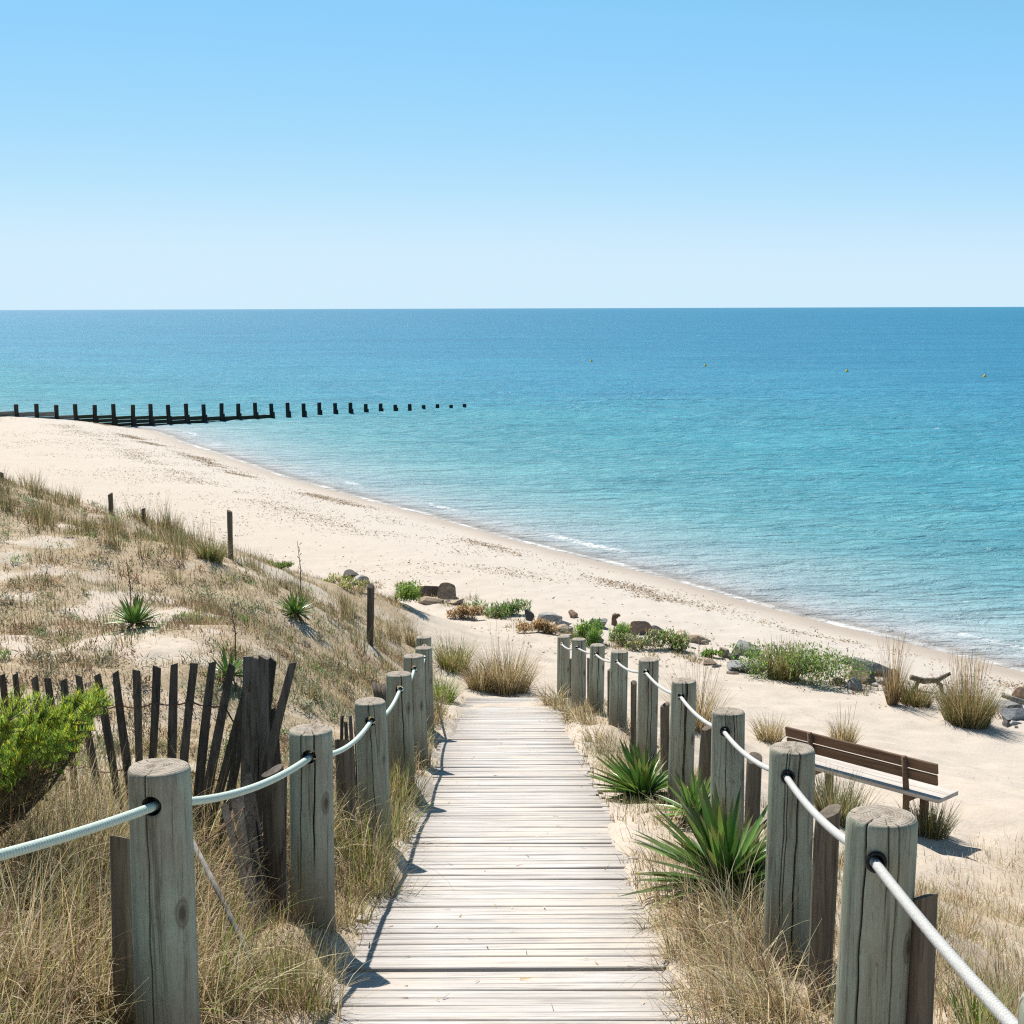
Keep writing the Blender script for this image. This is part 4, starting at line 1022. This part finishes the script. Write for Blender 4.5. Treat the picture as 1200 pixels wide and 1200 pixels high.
clump(1046, 830, 20, 58, 220, [ROSE, OLIVE, STRAW], [2, 1.4, 1], 'narrow tall reddish grass spikes left of the two olive clumps', spike=40, spread=.12, curl=.15)
clump(1074, 832, 62, 34, 600, [OLIVE, BROWN, STRAW], [3, 1.5, 1], 'low olive clump around the forked driftwood branch')
clump(1138, 858, 84, 58, 1300, [OLIVE, STRAW, BROWN], [3.4, 2, 1], 'largest olive marram clump with tall seed heads near the right edge', spike=90, spread=.24, curl=.35)
clump(902, 874, 46, 36, 380, SO, [3, 1, 1.2, 2], 'straw grass clump between the third and second right posts, above the bench')
clump(990, 878, 44, 34, 380, SO, [3, 1.2, 1.8, 1.4], 'straw and brown grass tuft just behind the bench', spike=8)
clump(818, 862, 56, 74, 480, SO, [3, .8, 1.4, 2.4], 'straw clump behind the fifth and sixth right posts', spike=20)
clump(243, 657, 46, 32, 420, [OLIVE, GREEN, STRAW], [3, 1, 1.6], 'green and straw grass tuft against the beach beside the tallest dune stake', spike=12)
clump(1150, 1215, 84, 66, 120, [GREEN, LIME], [2, 2], 'bright green broad-bladed grass tuft in the bottom right corner', w=2.6, spread=.3, curl=.5)
clump(985, 972, 84, 62, 620, [GREYG, OLIVE, STRAW], [3, 2, 1.4], 'grey-green scrubby tuft under the left half of the bench', curl=.2, w=1.4)
clump(1092, 988, 74, 46, 520, [GREYG, OLIVE, BROWN], [3, 1.6, 1.4], 'grey-green scrubby tuft at the right legs of the bench', curl=.2, w=1.4)

def leafy(px, py, wpx, hpx, n, cols, wts, label, extra=0, name='green_shrub'):
    """low leafy plant: stems and many leaf faces through an uneven mound"""
    g = ground_pt(px, py - 2); d = g[1] * CP; rx = wpx / 2 * d / 1700; hz_ = hpx * d / 1700; ry = rx * .75; y = g[1] + ry * .6
    base = np.array([g[0], y, hz(g[0], y)]); b = Blades()
    ns = max(5, n // 220); lobes = np.c_[rng.normal(size=(ns, 2)) * [rx * .5, ry * .5], hz_ * rng.uniform(.25, .75, ns)]
    n = int(n * 1.5); k = rng.choice(ns, n); P = lobes[k] + np.clip(rng.normal(size=(n, 3)), -1.7, 1.7) * [rx * .24, ry * .24, hz_ * .2]; P[:, 2] = np.clip(P[:, 2], .0, hz_ * 1.05)
    P = P + base; P[:, 2] = np.maximum(P[:, 2], height(P[:, 0], P[:, 1]))
    sz = max(.024, 2.6 * d / 1700)
    b.add(P, sz * rng.uniform(.8, 2.0, n), rng.uniform(0, 2 * PI, n), rng.uniform(.1, 1.5, n), rng.normal(size=n) * .4, sz * rng.uniform(.4, .8, n), np.clip(palette(n, cols, wts, .3) * 1.35, 0, .8), 2)
    a = rng.uniform(0, 2 * PI, 60); b.add(np.tile(base - [0, 0, .02], (60, 1)), hz_ * rng.uniform(.5, 1, 60), a, rng.uniform(0, 1.2, 60), .3, .008, palette(60, [BROWN, OLIVE], [1, 1]), 3)
    if extra: tussock(b, base[0] - rx * .25, base[1], extra, hz_ * 1.25, rx * .35, [OLIVE, STRAW, BROWN], [3, 1.6, 1], .016, .25, .3)
    o = b.build(name, M_shrub, loc=base); return tag(o, label, 'plant', 'green plants among the rocks')
leafy(463, 708, 58, 22, 1100, [LIME, GREEN, OLIVE], [2, 2, 1], 'yellow-green plant beside the dark dune-foot stake, leftmost of the green plants')
leafy(586, 727, 66, 19, 1200, [GREEN, GREYG, OLIVE], [3, 1, 1], 'low green plant between the small dark rock pile and the stone heap')
leafy(540, 728, 40, 14, 900, [ROSE, STRAW, BROWN], [2, 2, 1], 'low dry reddish plant left of the low green plant', name='dry_plant')
leafy(640, 746, 44, 14, 1000, [ROSE, STRAW, BROWN], [2, 2, 1], 'low dry brown plant below the stone heap', name='dry_plant')
leafy(685, 757, 40, 27, 1100, [GREEN, LIME], [3, 1], 'bright green bushy plant right above the two farthest right posts')
leafy(726, 757, 38, 22, 800, [GREEN, LIME, OLIVE], [3, 1, 1], 'green plant in front of the rounded reddish rock')
leafy(752, 764, 44, 20, 800, [GREYG, GREEN, STRAW], [3, 1, 1.2], 'grey-green plant above the fifth right post')
leafy(788, 766, 46, 24, 900, [GREEN, OLIVE, STRAW], [2, 1.6, 1], 'green plant with straw patches above the fourth right post, left of the tan boulder')
leafy(834, 774, 28, 8, 300, [GREEN, LIME], [2, 1], 'tiny green plant on the sand left of the blue-grey slabs')
leafy(936, 806, 116, 38, 3800, [GREEN, LIME, GREYG, OLIVE], [3, 1, 1, 1], 'big rounded green clump with brown grass spikes right of the slabs', extra=260)
leafy(328, 668, 34, 8, 300, [GREEN, OLIVE], [1, 1], 'low green plant at the dune edge right of the tallest dune stake')
leafy(405, 690, 40, 14, 400, [LIME, OLIVE, STRAW], [1, 1, 1], 'low yellow-green plant in front of the flat dark rock by the dune foot')

# yuccas
def yucca(px, py, L, n, label, tilt=(0, 0), dead=20, wd=.036, seed=0):
    g = ground_pt(px, py); r = np.random.default_rng(900 + seed); V = []; Q = []; Cc = []; base = np.array([g[0], g[1], hz(g[0], g[1]) + .05])
    sg = 6; t = np.linspace(0, 1, sg + 1)
    for k in range(n + dead):
        isd = k >= n; az = r.uniform(0, 2 * PI) if not k % 3 else k * 2.39996
        el = math.radians(r.uniform(2, 85) if not isd else r.uniform(-30, 10)); l = L * r.uniform(.75, 1.08) * (.8 if isd else 1)
        cu = r.uniform(.05, .30) if not isd else r.uniform(.3, .9)
        e = el - cu * t; u = np.array([math.cos(az), math.sin(az)])
        rad = np.concatenate([[0], np.cumsum(np.cos(e[:-1]) * l / sg)]) + .03; zz = np.concatenate([[0], np.cumsum(np.sin(e[:-1]) * l / sg)])
        c = np.c_[rad * u[0] + tilt[0] * zz, rad * u[1] + tilt[1] * zz, zz]
        w = wd * r.uniform(.8, 1.15) / 2 * np.interp(t, [0, .12, .45, .8, 1], [.55, .8, 1, .6, .03]); s_ = np.array([-u[1], u[0], 0])
        nn = np.c_[-np.sin(e) * u[0], -np.sin(e) * u[1], np.cos(e)]
        b0 = len(V) * 0 + sum(len(v) for v in V)
        V.append(np.stack([c - s_ * w[:, None] + nn * (w * .55)[:, None], c, c + s_ * w[:, None] + nn * (w * .55)[:, None]], 1).reshape(-1, 3))
        for i in range(sg):
            for j in (0, 1): q = b0 + i * 3 + j; Q.append([q, q + 1, q + 4, q + 3])
        col = np.array((.20, .145, .085)) * r.uniform(.6, 1.2) if isd else np.array((.115, .225, .045)) * r.uniform(.6, 1.6) + np.array((.05, .035, 0)) * (r.random() < .2)
        cc = np.tile(col, ((sg + 1) * 3, 1)); 
        if not isd: cc[-6:] = cc[-6:] * .4 + np.array((.30, .22, .09)) * .6 * r.random()
        Cc.append(cc)
    me = np_mesh('sword_leaf_plant', np.vstack(V), Q); set_attr(me, 'tint', np.clip(np.vstack(Cc), .005, 1))
    return tag(link('sword_leaf_plant', me, M_yucca, loc=[float(c) for c in base]), label, 'plant', 'spiky sword-leaved plants on the slope')
yucca(848, 1050, .47, 130, 'larger spiky sword-leaved green plant at the foot of the third right post', (-.15, -.1), 26, .040, 1)
yucca(752, 940, .38, 120, 'smaller spiky sword-leaved green plant by the fifth right post, overhanging the boards', (-.25, 0), 22, .038, 2)
yucca(812, 965, .30, 40, 'spiky green plant mostly hidden behind the fourth right post', (0, 0), 10, .034, 3)
yucca(158, 735, .30, 70, 'spiky green rosette out in the open on the dune, left of the other one', (0, 0), 14, .03, 4)
yucca(346, 724, .30, 60, 'darker spiky rosette on the dune slope left of the dark leaning stake', (0, 0), 24, .032, 5)
yucca(268, 800, .26, 40, 'spiky green plant just behind the top of the paling fence', (0, 0), 6, .028, 6)

# broom bush
bx = pt(30, 905, 5.9); zb = hz(bx[0] - .25, bx[1]); bush = empty('broom_shrub', (bx[0] - .25, bx[1], zb), 'bright green shrub with yellow tips before the paling fence at the left edge', 'shrub')
b0 = np.array(bush.location); mb = MB(); lv = Blades(); r_ = np.random.default_rng(5)
tips = [(108, 806), (98, 826), (84, 812), (66, 822), (48, 816), (30, 830), (12, 818), (-8, 826), (-40, 812), (-70, 822), (62, 846), (36, 852), (5, 848), (-30, 850), (92, 818), (20, 838), (55, 834), (-60, 846), (102, 815), (75, 836)]
for px, py in tips:
    e = pt(px, py + 20, 5.9 + r_.uniform(-.3, .35)) - b0; t = np.linspace(0, 1, 8)[:, None]
    s0 = np.array([r_.uniform(-.10, .10) - .30, r_.uniform(-.05, .05), -.02]); P = s0 + (e - s0) * t; P[:, 2] -= .10 * np.sin(t[:, 0] * PI) ; P[:, :2] += r_.normal(size=2) * .03 * np.sin(t * PI * 2)
    mb.tube(P, np.linspace(.012, .003, 8), 6)
    for q in range(72):
        f = r_.uniform(.56, 1.03); p = s0 + (e - s0) * f + np.array([0, 0, -.10 * math.sin(f * PI)]); dirv = (e - s0) / np.linalg.norm(e - s0) + r_.normal(size=3) * .45; dirv /= np.linalg.norm(dirv)
        ln = r_.uniform(.04, .11); mb.tube([p, p + dirv * ln], [.0025, .0012], 4, caps=False)
        m = 34; tt = r_.uniform(.1, 1, m); az = r_.uniform(0, 2 * PI, m)
        if f < .78:
            m = 14; tt = tt[:m]; az = az[:m]
        cc = palette(m, [BROWN, STRAW * .7, OLIVE], [2, 1, 1], .25, r_) if f < .78 else palette(m, [GREEN * 1.6, LIME * 1.6, YELL * 1.2], [1.6, 3.4, 1.6 if f > .88 else .5], .25, r_)
        lv.add(p + dirv * (ln * tt)[:, None], r_.uniform(.02, .045, m), az, r_.uniform(.1, .9, m), .2, .0042, cc, 2)
mb.build('branches', M_stake, bush)
o = lv.build('foliage', M_shrub); o.parent = bush

# dead flower stalks on the dune
for px, py0, py1, lab in ((153, 662, 722, 'thin dead flower stalk rising from the open dune rosette'), (275, 716, 775, 'thin dead flower stalk behind the top of the paling fence'), (352, 640, 700, 'thin dead flower stalk rising from the dark dune rosette')):
    g = ground_pt(px, py1); h = (py1 - py0) * g[1] / 1700 + .1; mb = MB(); mb.tube([(0, 0, -.05), (.01, 0, h * .5), (-.03, .01, h)], [.008, .006, .003], 6)
    for q in range(9): z = h * (.45 + .06 * q); a = q * 2.4; mb.tube([(0, 0, z), (.03 * math.cos(a), .03 * math.sin(a), z + .03)], [.003, .006], 5)
    tag(mb.build('flower_stalk', M_stake, loc=g), lab, 'stalk')
# little yellow flowers at the boards' edge
for px, py, lab in ((748, 1027, 'upper of two tiny yellow flowers at the right edge of the boards'), (754, 1034, 'lower of two tiny yellow flowers at the right edge of the boards')):
    g = ground_pt(px, py + 12); e = empty('yellow_flower', g, lab, 'flower'); mb = MB(); mb.tube([(0, 0, -.02), (.004, 0, .03), (0, 0, .06)], .0015, 5); mb.build('stem', mat_plain('flower_stem', (.1, .16, .04)) if 'M_stem' not in globals() else M_stem, e)
    b = Blades(); b.add(np.tile([0, 0, .06], (14, 1)), .014, np.arange(14) * 2 * PI / 14, 1.2, .3, .006, np.tile(YELL * [1.3, 1.1, 1], (14, 1)), 2, tip=.5); o = b.build('petals', M_shrub); o.parent = e

# seaweed and debris on the beach
B = Blades()
n = 60000; u = rng.uniform(6, 98, n); band = rng.random(n)
dd = np.where(band < .45, -2.3 - 1.2 * vnoise(u, u * 0, .12, 201) + rng.normal(size=n) * .45, np.where(band < .6, -5.2 - 2 * vnoise(u, u * 0, .07, 203) + rng.normal(size=n) * .5, -rng.uniform(1.2, 12, n)))
v = v0(u) + dd; x = u * Ud[0] + v * Ud[0] * 0 + v * Vd[0]; y = u * Ud[1] + v * Vd[1]
keep = (rng.random(n) < sstep(.42, .62, fbm(x, y, .45, 205)) * .9 + .05) & (y > 24); x = x[keep]; y = y[keep]; m = len(x)
for q in range(1):
    B.add(on_ground(x + rng.normal(size=m) * .06, y + rng.normal(size=m) * .06, .004), rng.uniform(.03, .11, m), rng.uniform(0, 2 * PI, m), rng.uniform(1.1, 1.5, m), rng.uniform(-.2, .5, m), rng.uniform(.012, .04, m), palette(m, [(.19, .12, .07), (.30, .20, .09), (.10, .075, .055), (.36, .26, .13)], [2, 2, 1, 1.2], .2), 3)
tag(B.build('seaweed_wrack', M_debris), 'brown dried seaweed and litter strewn along the tide line', 'seaweed', kind='stuff')
# bits of grass, twigs and pebbles on the sand and boards near the viewer
B = Blades()
x, y = scatter(9000, -1.2, 8, 3, 26, lambda x, y: .35 * sstep(.45, .62, fbm(x, y, .8, 210)) + .03 + .5 * (1 - sstep(.0, .35, np.abs(np.abs(x) - .62)))); m = len(x)
P = on_ground(x, y, .004); dk = (np.abs(x) < .6) & (y < 19.5); P[dk, 2] = deck_h(y[dk]) + .004
B.add(P, rng.uniform(.015, .06, m), rng.uniform(0, 2 * PI, m), rng.uniform(1.3, 1.56, m), rng.normal(size=m) * .15, rng.uniform(.003, .008, m), palette(m, [STRAW, BROWN, (.10, .08, .06)], [2, 2, 1]), 2)
tag(B.build('plant_litter', M_debris), 'scattered dry bits of grass and twigs on the sand and boards', 'litter', kind='stuff')
#PL1
# ------------------------------------------------------------------ light, sky, camera
sd_ = np.array([-.44, .90]); sd_ /= np.linalg.norm(sd_); EL = math.radians(53)
sun = bpy.data.lights.new('sun', 'SUN'); sun.energy = 4.7; sun.angle = math.radians(.55); sun.color = (1, .94, .85)
so = bpy.data.objects.new('sun', sun); COL.objects.link(so); so.location = (0, 0, 60)
dv = Vector((sd_[0] * math.cos(EL), sd_[1] * math.cos(EL), math.sin(EL)))
so.rotation_euler = dv.to_track_quat('Z', 'Y').to_euler()
w = bpy.data.worlds.new('World'); S.world = w; w.use_nodes = True
nt = w.node_tree; bg = nt.nodes['Background']; sk = nt.nodes.new('ShaderNodeTexSky'); sk.sky_type = 'NISHITA'; sk.sun_disc = False
sk.sun_elevation = EL; sk.sun_rotation = math.atan2(sd_[0], sd_[1]); sk.altitude = 0; sk.air_density = .6; sk.dust_density = 0; sk.ozone_density = 6
# thin, deep-coloured sea air: each channel of the sky eased towards the photograph's exposure
sep = nt.nodes.new('ShaderNodeSeparateColor'); cmb = nt.nodes.new('ShaderNodeCombineColor'); nt.links.new(sk.outputs[0], sep.inputs[0])
for k, (ex, a1, v1) in enumerate(((.96, 1.69, 1.69), (.42, 3.18, 3.92), (.03, 6.53, 6.25))):
    dv_ = nt.nodes.new('ShaderNodeMath'); dv_.operation = 'DIVIDE'; dv_.inputs[1].default_value = a1; nt.links.new(sep.outputs[k], dv_.inputs[0])
    pw = nt.nodes.new('ShaderNodeMath'); pw.operation = 'POWER'; pw.inputs[1].default_value = ex; nt.links.new(dv_.outputs[0], pw.inputs[0])
    mn = nt.nodes.new('ShaderNodeMath'); mn.operation = 'MINIMUM'; nt.links.new(dv_.outputs[0], mn.inputs[0]); nt.links.new(pw.outputs[0], mn.inputs[1])
    ml = nt.nodes.new('ShaderNodeMath'); ml.operation = 'MULTIPLY'; ml.inputs[1].default_value = v1; sm = nt.nodes.new('ShaderNodeMath'); sm.operation = 'SMOOTH_MIN'; sm.inputs[1].default_value = (2.46, 1.385, 9)[k]; sm.inputs[2].default_value = (.9, .15, .01)[k]; nt.links.new(mn.outputs[0], sm.inputs[0]); nt.links.new(sm.outputs[0], ml.inputs[0]); nt.links.new(ml.outputs[0], cmb.inputs[k])
nt.links.new(cmb.outputs[0], bg.inputs[0]); bg.inputs[1].default_value = .1015
cam = bpy.data.cameras.new('camera'); co = bpy.data.objects.new('camera', cam); COL.objects.link(co); S.camera = co
cam.sensor_width = 36; cam.lens = 36 * F; cam.clip_end = 120000; cam.clip_start = .05
co.location = (0, 0, H); co.matrix_world = Matrix.Translation((0, 0, H)) @ Matrix.Rotation(PI / 2 - PITCH, 4, 'X') @ Matrix.Rotation(math.radians(-.17), 4, 'Z')
S.view_settings.view_transform = 'Standard'; S.view_settings.look = 'None'; S.view_settings.exposure = .62; S.view_settings.gamma = 1
S.cycles.max_bounces = 8; S.cycles.transparent_max_bounces = 16; S.cycles.use_denoising = False; S.cycles.filter_width = 1.2; S.cycles.sample_clamp_indirect = 6
